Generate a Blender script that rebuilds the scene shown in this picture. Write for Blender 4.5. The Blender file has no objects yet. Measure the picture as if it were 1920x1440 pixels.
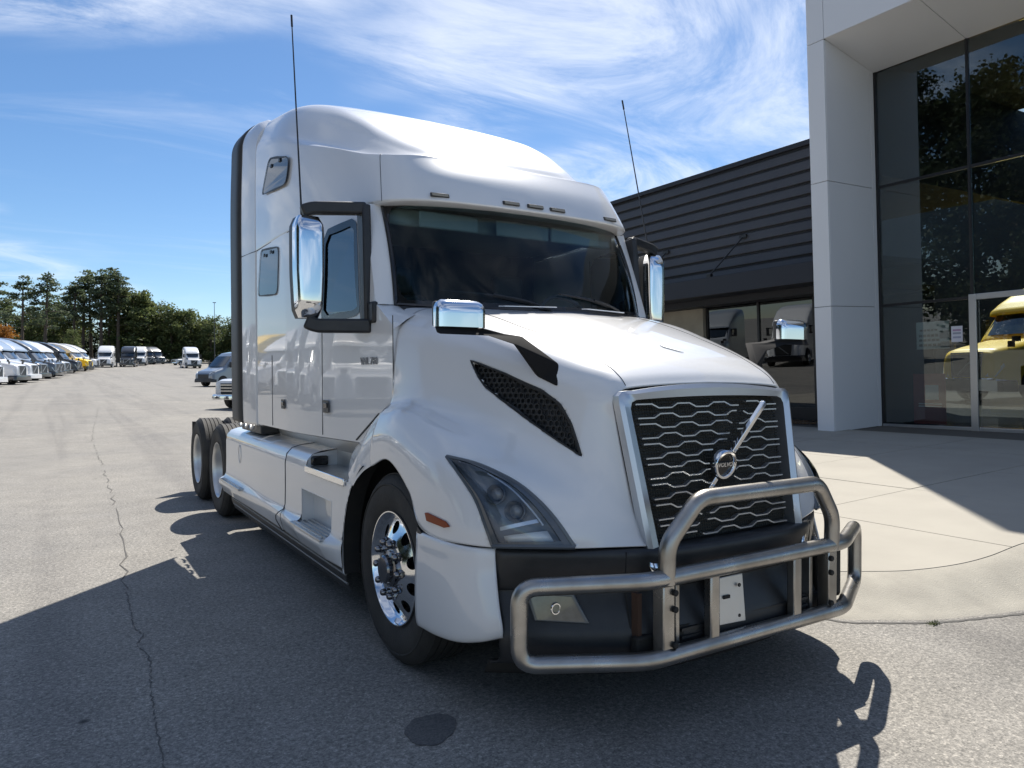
import bpy, bmesh, math, random
from mathutils import Vector, Matrix
from mathutils.geometry import tessellate_polygon
from mathutils.noise import noise as pnoise

random.seed(7)
sc = bpy.context.scene
COL = sc.collection
R = math.radians

# ------------------------------------------------------------------ camera
CAM_POS = Vector((-2.7185, -3.6353, 1.5316))
YAW, PITCH, ROLL, FPX = 0.560074, -0.0119085, -0.0030579, 1366.85
fw = Vector((math.sin(YAW) * math.cos(PITCH), math.cos(YAW) * math.cos(PITCH), math.sin(PITCH)))
rt0 = Vector((math.cos(YAW), -math.sin(YAW), 0))
up0 = rt0.cross(fw)
rt = math.cos(ROLL) * rt0 + math.sin(ROLL) * up0
up = -math.sin(ROLL) * rt0 + math.cos(ROLL) * up0
cam = bpy.data.cameras.new('camera')
cam.sensor_width = 36.0
cam.lens = FPX / 1920 * 36.0
cam.clip_start = 0.05
cam.clip_end = 3000
camo = bpy.data.objects.new('camera', cam)
camo.matrix_world = Matrix(((rt.x, up.x, -fw.x, CAM_POS.x), (rt.y, up.y, -fw.y, CAM_POS.y),
                            (rt.z, up.z, -fw.z, CAM_POS.z), (0, 0, 0, 1)))
COL.objects.link(camo)
sc.camera = camo

# ------------------------------------------------------------------ sky, sun, exposure
SUN_AZ = math.atan2(0.56, 0.595)          # from +Y towards +X
SUN_EL = R(50.8)
world = bpy.data.worlds.new('World')
sc.world = world
world.use_nodes = True
nt = world.node_tree
for n in list(nt.nodes):
    nt.nodes.remove(n)
wo = nt.nodes.new('ShaderNodeOutputWorld')
bg = nt.nodes.new('ShaderNodeBackground')
sky = nt.nodes.new('ShaderNodeTexSky')
sky.sky_type = 'NISHITA'
sky.sun_disc = False
sky.sun_elevation = SUN_EL
sky.sun_rotation = SUN_AZ
sky.altitude = 900
sky.air_density = 1.0
sky.dust_density = 0.4
sky.ozone_density = 3.5
bg.inputs['Strength'].default_value = 0.077
tc = nt.nodes.new('ShaderNodeTexCoord')
sep = nt.nodes.new('ShaderNodeSeparateXYZ')
nt.links.new(tc.outputs['Generated'], sep.inputs[0])


def wmath(op, a, b=None, clamp=False):
    m = nt.nodes.new('ShaderNodeMath')
    m.operation = op
    m.use_clamp = clamp
    for i, v in enumerate((a, b)):
        if v is None:
            continue
        if isinstance(v, (int, float)):
            m.inputs[i].default_value = v
        else:
            nt.links.new(v, m.inputs[i])
    return m.outputs[0]


CL_OFF = (5.8, 1.5, 0)
zc = wmath('ADD', wmath('MAXIMUM', sep.outputs['Z'], 0.0), 0.10)
cx_ = wmath('DIVIDE', sep.outputs['X'], zc)
cy_ = wmath('DIVIDE', sep.outputs['Y'], zc)
comb = nt.nodes.new('ShaderNodeCombineXYZ')
nt.links.new(cx_, comb.inputs[0])
nt.links.new(cy_, comb.inputs[1])


def cloud_layer(rotz, scale, stretch, lo, hi, loc, detail=9, rough=0.62, dist=0.9):
    mp = nt.nodes.new('ShaderNodeMapping')
    mp.inputs['Rotation'].default_value = (0, 0, rotz)
    mp.inputs['Scale'].default_value = (scale, scale * stretch, 1)
    mp.inputs['Location'].default_value = loc
    nt.links.new(comb.outputs[0], mp.inputs[0])
    nz = nt.nodes.new('ShaderNodeTexNoise')
    nz.inputs['Scale'].default_value = 1.0
    nz.inputs['Detail'].default_value = detail
    nz.inputs['Roughness'].default_value = rough
    nz.inputs['Distortion'].default_value = dist
    nt.links.new(mp.outputs[0], nz.inputs['Vector'])
    mr = nt.nodes.new('ShaderNodeMapRange')
    mr.interpolation_type = 'SMOOTHSTEP'
    mr.inputs['From Min'].default_value = lo
    mr.inputs['From Max'].default_value = hi
    nt.links.new(nz.outputs['Fac'], mr.inputs['Value'])
    return mr.outputs[0]


CLOUD_BIG = cloud_layer(R(20), 0.55, 1.0, 0.46, 0.60, CL_OFF, detail=3, dist=0.4)
CLOUD_FINE = cloud_layer(R(-15), 1.0, 1.6, 0.30, 0.70, (0.4, 0.9, 0), rough=0.68, dist=1.8)
CLOUD_THIN = cloud_layer(R(-30), 0.6, 3.0, 0.50, 0.84, (5.4, 2.2, 0), detail=8, dist=1.2)
cl = wmath('ADD', wmath('MULTIPLY', CLOUD_BIG, CLOUD_FINE), wmath('MULTIPLY', CLOUD_THIN, 0.38))
cl = wmath('MULTIPLY', cl, 0.56, clamp=True)
fade = nt.nodes.new('ShaderNodeMapRange')
fade.inputs['From Min'].default_value = 0.02
fade.inputs['From Max'].default_value = 0.16
nt.links.new(sep.outputs['Z'], fade.inputs['Value'])
cl = wmath('MULTIPLY', cl, fade.outputs[0])
mixc = nt.nodes.new('ShaderNodeMix')
mixc.data_type = 'RGBA'
mixc.inputs[7].default_value = (9.5, 9.8, 10.3, 1)
nt.links.new(cl, mixc.inputs[0])
hs = nt.nodes.new('ShaderNodeHueSaturation')
hs.inputs['Saturation'].default_value = 1.14
nt.links.new(sky.outputs[0], hs.inputs['Color'])
nt.links.new(hs.outputs[0], mixc.inputs[6])
nt.links.new(mixc.outputs[2], bg.inputs['Color'])
nt.links.new(bg.outputs[0], wo.inputs['Surface'])

sun = bpy.data.lights.new('sun', 'SUN')
sun.energy = 4.5
sun.angle = R(0.53)
sun.color = (1.0, 0.945, 0.855)
suno = bpy.data.objects.new('sun', sun)
sdir = Vector((math.sin(SUN_AZ) * math.cos(SUN_EL), math.cos(SUN_AZ) * math.cos(SUN_EL), math.sin(SUN_EL)))
suno.rotation_euler = sdir.to_track_quat('Z', 'Y').to_euler()
suno.location = (20, 20, 30)
COL.objects.link(suno)

sc.view_settings.view_transform = 'Standard'
sc.view_settings.look = 'None'
sc.view_settings.exposure = 0.74
sc.view_settings.gamma = 1.0
sc.view_settings.use_curve_mapping = False
sc.cycles.max_bounces = 10
sc.cycles.glossy_bounces = 5
sc.cycles.transparent_max_bounces = 24
sc.cycles.caustics_reflective = False
sc.cycles.caustics_refractive = False
try:
    sc.cycles.use_denoising = True
except Exception:
    pass

# ------------------------------------------------------------------ materials
MATS = {}


def mat(name, base=(0.8, 0.8, 0.8), rough=0.5, metal=0.0, coat=0.0, coat_rough=0.03, spec=0.5,
        var=0.0, var_scale=6.0, var_col=None, bump=0.0, bump_scale=60.0, rough_var=0.0, detail=5.0, emit=None):
    m = bpy.data.materials.new(name)
    m.use_nodes = True
    t = m.node_tree
    p = t.nodes['Principled BSDF']
    p.inputs['Base Color'].default_value = (*base, 1)
    p.inputs['Roughness'].default_value = rough
    p.inputs['Metallic'].default_value = metal
    p.inputs['Coat Weight'].default_value = coat
    p.inputs['Coat Roughness'].default_value = coat_rough
    p.inputs['Specular IOR Level'].default_value = spec
    if emit:
        p.inputs['Emission Color'].default_value = (*emit[0], 1)
        p.inputs['Emission Strength'].default_value = emit[1]
    if var or bump or rough_var:
        co = t.nodes.new('ShaderNodeTexCoord')
    if var or rough_var:
        nz = t.nodes.new('ShaderNodeTexNoise')
        nz.inputs['Scale'].default_value = var_scale
        nz.inputs['Detail'].default_value = detail
        t.links.new(co.outputs['Object'], nz.inputs['Vector'])
    if var:
        mr = t.nodes.new('ShaderNodeMapRange')
        mr.inputs['From Min'].default_value = 0.35
        mr.inputs['From Max'].default_value = 0.70
        mr.inputs['To Max'].default_value = var
        t.links.new(nz.outputs['Fac'], mr.inputs['Value'])
        mx = t.nodes.new('ShaderNodeMix')
        mx.data_type = 'RGBA'
        mx.inputs[6].default_value = (*base, 1)
        vc = var_col or tuple(c * 0.5 for c in base)
        mx.inputs[7].default_value = (*vc, 1)
        t.links.new(mr.outputs[0], mx.inputs[0])
        t.links.new(mx.outputs[2], p.inputs['Base Color'])
    if rough_var:
        mr2 = t.nodes.new('ShaderNodeMapRange')
        mr2.inputs['To Min'].default_value = max(0.0, rough - rough_var)
        mr2.inputs['To Max'].default_value = min(1.0, rough + rough_var)
        t.links.new(nz.outputs['Fac'], mr2.inputs['Value'])
        t.links.new(mr2.outputs[0], p.inputs['Roughness'])
    if bump:
        nb = t.nodes.new('ShaderNodeTexNoise')
        nb.inputs['Scale'].default_value = bump_scale
        nb.inputs['Detail'].default_value = 4
        t.links.new(co.outputs['Object'], nb.inputs['Vector'])
        b = t.nodes.new('ShaderNodeBump')
        b.inputs['Strength'].default_value = bump
        b.inputs['Distance'].default_value = 0.01
        t.links.new(nb.outputs['Fac'], b.inputs['Height'])
        t.links.new(b.outputs[0], p.inputs['Normal'])
    MATS[name] = m
    return m


def glass_mat(name, tint, refl, ior=1.5, rough=0.0):
    """Thin pane: a tinted transparent sheet with a mirror coat (fresnel + refl)."""
    m = bpy.data.materials.new(name)
    m.use_nodes = True
    t = m.node_tree
    for n in list(t.nodes):
        t.nodes.remove(n)
    o = t.nodes.new('ShaderNodeOutputMaterial')
    tr = t.nodes.new('ShaderNodeBsdfTransparent')
    tr.inputs[0].default_value = (*tint, 1)
    gl = t.nodes.new('ShaderNodeBsdfGlossy')
    gl.inputs['Roughness'].default_value = rough
    gl.inputs['Color'].default_value = (0.95, 0.98, 1.0, 1)
    fr = t.nodes.new('ShaderNodeFresnel')
    fr.inputs['IOR'].default_value = ior
    ad = t.nodes.new('ShaderNodeMath')
    ad.operation = 'ADD'
    ad.use_clamp = True
    ad.inputs[1].default_value = refl
    t.links.new(fr.outputs[0], ad.inputs[0])
    mx = t.nodes.new('ShaderNodeMixShader')
    t.links.new(ad.outputs[0], mx.inputs[0])
    t.links.new(tr.outputs[0], mx.inputs[1])
    t.links.new(gl.outputs[0], mx.inputs[2])
    t.links.new(mx.outputs[0], o.inputs['Surface'])
    MATS[name] = m
    return m


WHITE = mat('white_paint', (0.75, 0.75, 0.755), 0.32, coat=0.9, coat_rough=0.02, var=0.10, var_scale=2.2,
            var_col=(0.69, 0.69, 0.685), spec=0.4, bump=0.014, bump_scale=3.2)
CHROME = mat('chrome', (0.86, 0.87, 0.88), 0.06, metal=1.0, rough_var=0.03, var_scale=9)
SATIN = mat('satin_silver', (0.60, 0.62, 0.65), 0.34, metal=0.9)
BARSTEEL = mat('brushed_steel_tube', (0.46, 0.445, 0.42), 0.30, metal=0.95, var=0.7, var_scale=7,
               var_col=(0.27, 0.245, 0.21), rough_var=0.14, bump=0.10, bump_scale=260)
ALU = mat('polished_aluminium', (0.80, 0.81, 0.82), 0.10, metal=1.0, rough_var=0.05, var_scale=14)
DULLALU = mat('dull_aluminium', (0.66, 0.66, 0.65), 0.38, metal=0.8, rough_var=0.1, var_scale=20)
BLACKP = mat('black_plastic', (0.018, 0.019, 0.021), 0.42, var=0.5, var_scale=14, var_col=(0.035, 0.035, 0.036),
             bump=0.12, bump_scale=300)
DARKP = mat('dark_grey_plastic', (0.035, 0.036, 0.038), 0.5, var=0.4, var_scale=10, var_col=(0.06, 0.058, 0.055))
BLACKG = mat('gloss_black', (0.012, 0.012, 0.013), 0.18, coat=0.3)
RUBBER = mat('rubber', (0.022, 0.021, 0.02), 0.75, var=0.7, var_scale=7, var_col=(0.05, 0.046, 0.04), bump=0.3, bump_scale=90)
UNDER = mat('underbody_black', (0.012, 0.012, 0.012), 0.8, var=0.5, var_scale=9, var_col=(0.03, 0.026, 0.02))
AMBER = mat('amber_lens', (0.26, 0.042, 0.003), 0.35, spec=0.3)
SMOKE = mat('smoked_lens', (0.30, 0.26, 0.19), 0.2, coat=0.5)
CABINT = mat('interior_dark', (0.035, 0.04, 0.05), 0.8, var=0.5, var_scale=5, var_col=(0.06, 0.065, 0.07))
CABLIGHT = mat('interior_beige', (0.42, 0.42, 0.36), 0.8, var=0.3, var_scale=5, var_col=(0.3, 0.3, 0.27))
WSGLASS = glass_mat('windshield_glass', (0.66, 0.82, 0.86), 0.0, 1.38)
ARMP = mat('mirror_arm_plastic', (0.018, 0.018, 0.019), 0.85, spec=0.12)
SIDEGLASS = glass_mat('side_glass', (0.66, 0.78, 0.80), 0.13)
SLEEPGLASS = mat('sleeper_window_glass', (0.02, 0.035, 0.055), 0.03, spec=0.75)
LENS = glass_mat('headlight_lens', (0.92, 0.94, 0.96), 0.03, 1.4)
RED = mat('red_lens', (0.35, 0.01, 0.008), 0.2, coat=0.5)
WHITELENS = mat('white_lens', (0.85, 0.88, 0.90), 0.12, coat=0.8)

# ------------------------------------------------------------------ geometry helpers


def cr(pts, n):
    """Resample a control polyline to n points with a Catmull-Rom spline (chord parameter)."""
    P = [Vector(p) for p in pts]
    if len(P) == 2:
        return [P[0].lerp(P[1], i / (n - 1)) for i in range(n)]
    ext = [P[0] * 2 - P[1]] + P + [P[-1] * 2 - P[-2]]
    m = len(P) - 1
    out = []
    for i in range(n):
        t = i / (n - 1) * m
        k = min(int(t), m - 1)
        u = t - k
        a, b, c, d = ext[k], ext[k + 1], ext[k + 2], ext[k + 3]
        out.append(0.5 * ((2 * b) + (c - a) * u + (2 * a - 5 * b + 4 * c - d) * u * u + (3 * b - a - 3 * c + d) * u ** 3))
    return out


def lin(pts, n):
    P = [Vector(p) for p in pts]
    L = [0]
    for a, b in zip(P, P[1:]):
        L.append(L[-1] + (b - a).length)
    out = []
    for i in range(n):
        s = L[-1] * i / (n - 1)
        k = 0
        while k < len(P) - 2 and L[k + 1] < s:
            k += 1
        d = L[k + 1] - L[k]
        out.append(P[k].lerp(P[k + 1], (s - L[k]) / d if d > 1e-9 else 0))
    return out


def net(rows, nu, nv):
    rr = [cr(r, nv) for r in rows]
    cols = [cr([r[j] for r in rr], nu) for j in range(nv)]
    return [[cols[j][i] for j in range(nv)] for i in range(nu)]


def rounded(path, rad, seg=6):
    """Round the corners of a polyline."""
    P = [Vector(p) for p in path]
    out = [P[0]]
    for a, b, c in zip(P, P[1:], P[2:]):
        d1, d2 = (a - b), (c - b)
        r = min(rad, d1.length * 0.48, d2.length * 0.48)
        s, e = b + d1.normalized() * r, b + d2.normalized() * r
        for i in range(seg + 1):
            t = i / seg
            out.append((1 - t) ** 2 * s + 2 * t * (1 - t) * b + t * t * e)
    out.append(P[-1])
    return out


class MB:
    def __init__(self):
        self.v, self.f = [], []

    def add(self, vs, fs):
        o = len(self.v)
        self.v += [tuple(p) for p in vs]
        self.f += [tuple(i + o for i in f) for f in fs]
        return self

    def quad(self, a, b, c, d):
        return self.add([a, b, c, d], [(0, 1, 2, 3)])

    def grid(self, G, skip=None, closed=False):
        nu, nv = len(G), len(G[0])
        vs = [p for r in G for p in r]
        fs = []
        for i in range(nu - 1):
            for j in range(nv if closed else nv - 1):
                j2 = (j + 1) % nv
                if skip and skip((G[i][j] + G[i + 1][j2] + G[i + 1][j] + G[i][j2]) / 4):
                    continue
                fs.append((i * nv + j, i * nv + j2, (i + 1) * nv + j2, (i + 1) * nv + j))
        return self.add(vs, fs)

    def box(self, lo, hi, M=None):
        x0, y0, z0 = lo
        x1, y1, z1 = hi
        vs = [Vector(p) for p in ((x0, y0, z0), (x1, y0, z0), (x1, y1, z0), (x0, y1, z0),
                                  (x0, y0, z1), (x1, y0, z1), (x1, y1, z1), (x0, y1, z1))]
        if M:
            vs = [M @ p for p in vs]
        return self.add(vs, [(3, 2, 1, 0), (4, 5, 6, 7), (0, 1, 5, 4), (1, 2, 6, 5), (2, 3, 7, 6), (3, 0, 4, 7)])

    def prism(self, poly, offset):
        """Closed polygon (list of 3D) extruded by offset."""
        P = [Vector(p) for p in poly]
        o = Vector(offset)
        n = len(P)
        tris = tessellate_polygon([P])
        vs = P + [p + o for p in P]
        fs = [tuple(t) for t in tris] + [tuple(i + n for i in reversed(t)) for t in tris]
        fs += [(i, (i + 1) % n, (i + 1) % n + n, i + n) for i in range(n)]
        return self.add(vs, fs)

    def tube(self, path, r, seg=10, cap=True, closed=False):
        P = [Vector(p) for p in path]
        n = len(P)
        rad = r if isinstance(r, (list, tuple)) else [r] * n
        G = []
        prev = None
        for i in range(n):
            if closed:
                t = P[(i + 1) % n] - P[i - 1]
            else:
                t = P[min(i + 1, n - 1)] - P[max(i - 1, 0)]
            t.normalize()
            if prev is None:
                ref = Vector((0, 0, 1)) if abs(t.z) < 0.9 else Vector((1, 0, 0))
                a = t.cross(ref).normalized()
            else:
                a = (prev - t * prev.dot(t)).normalized()
            prev = a
            b = t.cross(a)
            G.append([P[i] + rad[i] * (math.cos(2 * math.pi * k / seg) * a + math.sin(2 * math.pi * k / seg) * b) for k in range(seg)])
        if closed:
            G.append(G[0])
        o = len(self.v)
        self.grid(G, closed=True)
        if cap and not closed:
            self.f.append(tuple(o + k for k in reversed(range(seg))))
            self.f.append(tuple(o + (n - 1) * seg + k for k in range(seg)))
        return self

    def ribbon(self, path, w, h, upv=(0, 0, 1), closed=False):
        """Sweep a w x h rectangle (w sideways, h along upv)."""
        P = [Vector(p) for p in path]
        n = len(P)
        W = w if isinstance(w, (list, tuple)) else [w] * n
        H = h if isinstance(h, (list, tuple)) else [h] * n
        U = Vector(upv)
        G = []
        for i in range(n):
            t = (P[(i + 1) % n] - P[i - 1]) if closed else (P[min(i + 1, n - 1)] - P[max(i - 1, 0)])
            t.normalize()
            s = t.cross(U).normalized()
            u = s.cross(t).normalized()
            G.append([P[i] + s * W[i] / 2 + u * H[i] / 2, P[i] - s * W[i] / 2 + u * H[i] / 2,
                      P[i] - s * W[i] / 2 - u * H[i] / 2, P[i] + s * W[i] / 2 - u * H[i] / 2])
        if closed:
            G.append(G[0])
        o = len(self.v)
        self.grid(G, closed=True)
        if not closed:
            self.f.append((o + 3, o + 2, o + 1, o))
            e = o + (n - 1) * 4
            self.f.append((e, e + 1, e + 2, e + 3))
        return self

    def lathe(self, prof, centre, axis='x', seg=48, sgn=1):
        """prof: list of (radius, axial)."""
        c = Vector(centre)
        G = []
        for r, a in prof:
            ring = []
            for k in range(seg):
                th = 2 * math.pi * k / seg
                u, w = r * math.cos(th), r * math.sin(th)
                if axis == 'x':
                    ring.append(c + Vector((a * sgn, u, w)))
                elif axis == 'y':
                    ring.append(c + Vector((u, a * sgn, w)))
                else:
                    ring.append(c + Vector((u, w, a * sgn)))
            G.append(ring)
        return self.grid(G, closed=True)

    def mirror(self):
        m = MB()
        m.v = [(-x, y, z) for x, y, z in self.v]
        m.f = [tuple(reversed(f)) for f in self.f]
        return m

    def both(self):
        m = self.mirror()
        return MB().add(self.v, self.f).add(m.v, m.f)

    def mesh(self, name, smooth=40, weld=True):
        me = bpy.data.meshes.new(name)
        me.from_pydata([tuple(p) for p in self.v], [], self.f)
        bm = bmesh.new()
        bm.from_mesh(me)
        if weld:
            bmesh.ops.remove_doubles(bm, verts=bm.verts, dist=1e-5)
        bmesh.ops.recalc_face_normals(bm, faces=bm.faces)
        bm.to_mesh(me)
        bm.free()
        if smooth:
            me.shade_smooth()
            me.set_sharp_from_angle(angle=R(smooth))
        return me

    def build(self, name, material, parent=None, smooth=40, bevel=0.0, bseg=2, solid=0.0, weld=True):
        return link(name, self.mesh(name, smooth, weld), material, parent, bevel, bseg, solid)


def link(name, me, material, parent=None, bevel=0.0, bseg=2, solid=0.0):
    ob = bpy.data.objects.new(name, me)
    if material and not me.materials:
        me.materials.append(material)
    COL.objects.link(ob)
    if parent:
        ob.parent = parent
    if solid:
        s = ob.modifiers.new('solid', 'SOLIDIFY')
        s.thickness = solid
        s.offset = -1
    if bevel:
        b = ob.modifiers.new('bevel', 'BEVEL')
        b.width = bevel
        b.segments = bseg
        b.limit_method = 'ANGLE'
        b.angle_limit = R(35)
        b.harden_normals = False
    return ob


def tag(o, label=None, cat=None, group=None, kind=None):
    if label:
        o['label'] = label
    if cat:
        o['category'] = cat
    if group:
        o['group'] = group
    if kind:
        o['kind'] = kind
    return o


def thing(name, label, cat, loc=(0, 0, 0), rz=0.0, group=None):
    o = bpy.data.objects.new(name, None)
    o.empty_display_size = 0.3
    COL.objects.link(o)
    o.location = loc
    o.rotation_euler = (0, 0, rz)
    return tag(o, label, cat, group)


KIDS = {}


def copy_tree(o, parent=None):
    c = o.copy()
    COL.objects.link(c)
    c.parent = parent
    for ch in list(o.children):
        copy_tree(ch, c)
    return c


def text_mesh(body, size, M, name, material, parent, extrude=0.004, bold=0.0):
    cu = bpy.data.curves.new('text', 'FONT')
    cu.body = body
    cu.size = size
    cu.extrude = extrude
    cu.offset = bold
    cu.align_x = 'CENTER'
    cu.align_y = 'CENTER'
    tmp = bpy.data.objects.new('text', cu)
    COL.objects.link(tmp)
    bpy.context.view_layer.update()
    dg = bpy.context.evaluated_depsgraph_get()
    me = bpy.data.meshes.new_from_object(tmp.evaluated_get(dg))
    bpy.data.objects.remove(tmp)
    me.transform(M)
    me.materials.clear()
    return link(name, me, material, parent)


def in_poly(pt, poly):
    x, y = pt
    c = False
    j = len(poly) - 1
    for i in range(len(poly)):
        xi, yi = poly[i]
        xj, yj = poly[j]
        if (yi > y) != (yj > y) and x < (xj - xi) * (y - yi) / (yj - yi) + xi:
            c = not c
        j = i
    return c


def basis(n):
    n = Vector(n).normalized()
    a = n.cross(Vector((0, 0, 1))).normalized()
    return a, a.cross(n), n


def cutter(outline, normal):
    """Predicate: is a point inside an outline seen along its normal (and near it)?"""
    a, b, n = basis(normal)
    P = [Vector(p) for p in outline]
    poly = [(p.dot(a), p.dot(b)) for p in P]
    ns = [p.dot(n) for p in P]
    lo, hi = min(ns) - 0.15, max(ns) + 0.15
    return lambda q: lo < q.dot(n) < hi and in_poly((q.dot(a), q.dot(b)), poly)


def g_far(y):
    t = max(0.0, y - 15.0)
    return 0.0165 * t + 0.00007 * t * t
# ================================================================== the white truck
T = thing('semi_truck', 'white semi truck tractor with steel grille guard, chrome mirrors and tall sleeper cab', 'truck')

# ---- hood: stringers from the centreline out to the fender edge, each from the cowl to the nose
HOOD_ROWS = [
    [(0, 0.2, 1.955), (0, -0.1, 1.893), (0, -0.4, 1.810), (0, -0.7, 1.714), (0, -0.94, 1.618), (0, -1.06, 1.552), (0, -1.115, 1.495)],
    [(0.26, 0.2, 1.948), (0.26, -0.1, 1.887), (0.26, -0.4, 1.804), (0.26, -0.7, 1.708), (0.255, -0.94, 1.612), (0.25, -1.06, 1.546), (0.25, -1.113, 1.490)],
    [(0.6, 0.2, 1.935), (0.585, -0.1, 1.870), (0.56, -0.4, 1.785), (0.53, -0.7, 1.688), (0.5, -0.94, 1.593), (0.485, -1.055, 1.530), (0.475, -1.108, 1.478)],
    [(0.88, 0.24, 1.923), (0.845, -0.07, 1.852), (0.785, -0.37, 1.760), (0.71, -0.67, 1.662), (0.63, -0.92, 1.571), (0.575, -1.045, 1.508), (0.545, -1.1, 1.462)],
    [(.985, .27, 1.862), (.945, -.05, 1.785), (.875, -.35, 1.695), (.795, -.65, 1.600), (.70, -.905, 1.508), (.63, -1.035, 1.448), (.588, -1.093, 1.42)],
    [(1.035, .28, 1.79), (.985, -.05, 1.705), (.91, -.35, 1.612), (.825, -.65, 1.512), (.725, -.90, 1.415), (.648, -1.035, 1.352), (0.577, -1.10, 1.33)],
    [(1.062, .28, 1.63), (1.015, -.05, 1.56), (.945, -.35, 1.475), (.865, -.645, 1.375), (.755, -.895, 1.275), (.665, -1.045, 1.205), (0.562, -1.125, 1.18)],
    [(1.072, .28, 1.47), (1.045, -.04, 1.45), (.985, -.33, 1.375), (.915, -.625, 1.285), (.80, -.88, 1.180), (.69, -1.06, 1.095), (0.551, -1.150, 1.06)],
    [(1.088, .28, 1.375), (1.080, -.02, 1.383), (1.045, -.31, 1.322), (.995, -.61, 1.240), (.875, -.87, 1.125), (.735, -1.07, 1.03), (0.543, -1.166, .985)],
    [(1.150, .28, 1.315), (1.160, -.02, 1.345), (1.140, -.32, 1.288), (1.105, -.62, 1.195), (.985, -.885, 1.070), (.785, -1.085, .965), (0.538, -1.182, .93)],
    [(1.200, .27, 1.205), (1.213, -.02, 1.235), (1.212, -.34, 1.165), (1.190, -.655, 1.075), (1.085, -.895, .965), (.83, -1.10, .885), (0.532, -1.205, .87)],
    [(1.215, .27, 1.10), (1.226, -.02, 1.145), (1.230, -.33, 1.040), (1.222, -.60, .925), (1.145, -.875, .86), (.87, -1.095, .825), (0.527, -1.228, .82)],
    [(1.215, .27, 1.020), (1.228, -.02, 1.085), (1.232, -.29, .960), (1.230, -.45, .790), (1.175, -.83, .785), (.90, -1.075, .783), (0.524, -1.255, .783)],
]
HOOD = net(HOOD_ROWS, 110, 90)
HL_UP = [(1.169, -.589, 1.153), (1.10, -.721, 1.132), (1.035, -.822, 1.094), (.974, -.918, 1.043), (.919, -1.008, .968), (.875, -1.074, .886), (.827, -1.122, .79)]
HL_LO = [(1.169, -.589, 1.153), (1.157, -.749, 1.049), (1.143, -.826, .975), (1.13, -.893, .862), (1.112, -.913, .79)]
VENT = [(.91, -.355, 1.608), (.846, -.58, 1.541), (.77, -.794, 1.46), (.734, -.89, 1.397), (.714, -.949, 1.31), (.704, -1.011, 1.166),
        (.767, -.892, 1.24), (.833, -.732, 1.336), (.874, -.596, 1.414), (.90, -.48, 1.478), (.906, -.431, 1.521)]
HLN, VN = (.72, -.66, .22), (.90, -.42, .12)
hl_cut = cutter(HL_UP + HL_LO[::-1], HLN)
vent_cut = cutter(VENT, VN)
hood_half = MB().grid(HOOD, skip=lambda q: hl_cut(q) or vent_cut(q))
hood = hood_half.both().build('hood', WHITE, T, smooth=50, solid=0.012)

# hood-top seams (recessed dark line) and small washer-nozzle mark on the hood
SEAM = [(.66, .12, 1.918), (.63, -.2, 1.846), (.61, -.392, 1.786), (.569, -.549, 1.736), (.557, -.783, 1.654), (.519, -.968, 1.578), (.516, -1.045, 1.534), (.515, -1.096, 1.482)]
from mathutils.bvhtree import BVHTree
_hv = [Vector(p) for r in HOOD for p in r]
_n = len(HOOD[0])
_hf = [(i * _n + j, i * _n + j + 1, (i + 1) * _n + j + 1, (i + 1) * _n + j) for i in range(len(HOOD) - 1) for j in range(_n - 1)]
HBV = BVHTree.FromPolygons(_hv, _hf)


def on_hood(p, d):
    """Drop p onto the hood surface along direction d (both ways)."""
    p, d = Vector(p), Vector(d).normalized()
    best = None
    for s in (1, -1):
        h = HBV.ray_cast(p - d * s * 0.002, d * s)
        if h[0] is not None and (best is None or h[3] < best[3]):
            best = h
    if best is None:
        h = HBV.find_nearest(p)
        return h[0], h[1]
    return best[0], best[1]


for s in (1, -1):
    pts = []
    for p in cr(SEAM, 40):
        q, n = on_hood(p, (0, 0, 1))
        n = n if n.z > 0 else -n
        pts.append(Vector((s * q.x, q.y, q.z + 0.0005)))
    MB().tube(pts, 0.0022, 5).build('hood_seam', DARKP, T)
mk = [on_hood((x, y, 1.75), (0, 0, 1))[0] + Vector((0, 0, .002)) for x, y in ((-.06, -.80), (.06, -.84), (.075, -.875), (-.02, -.835))]
MB().prism(mk, (0, 0, .004)).build('hood_mark', DULLALU, T)


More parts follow.
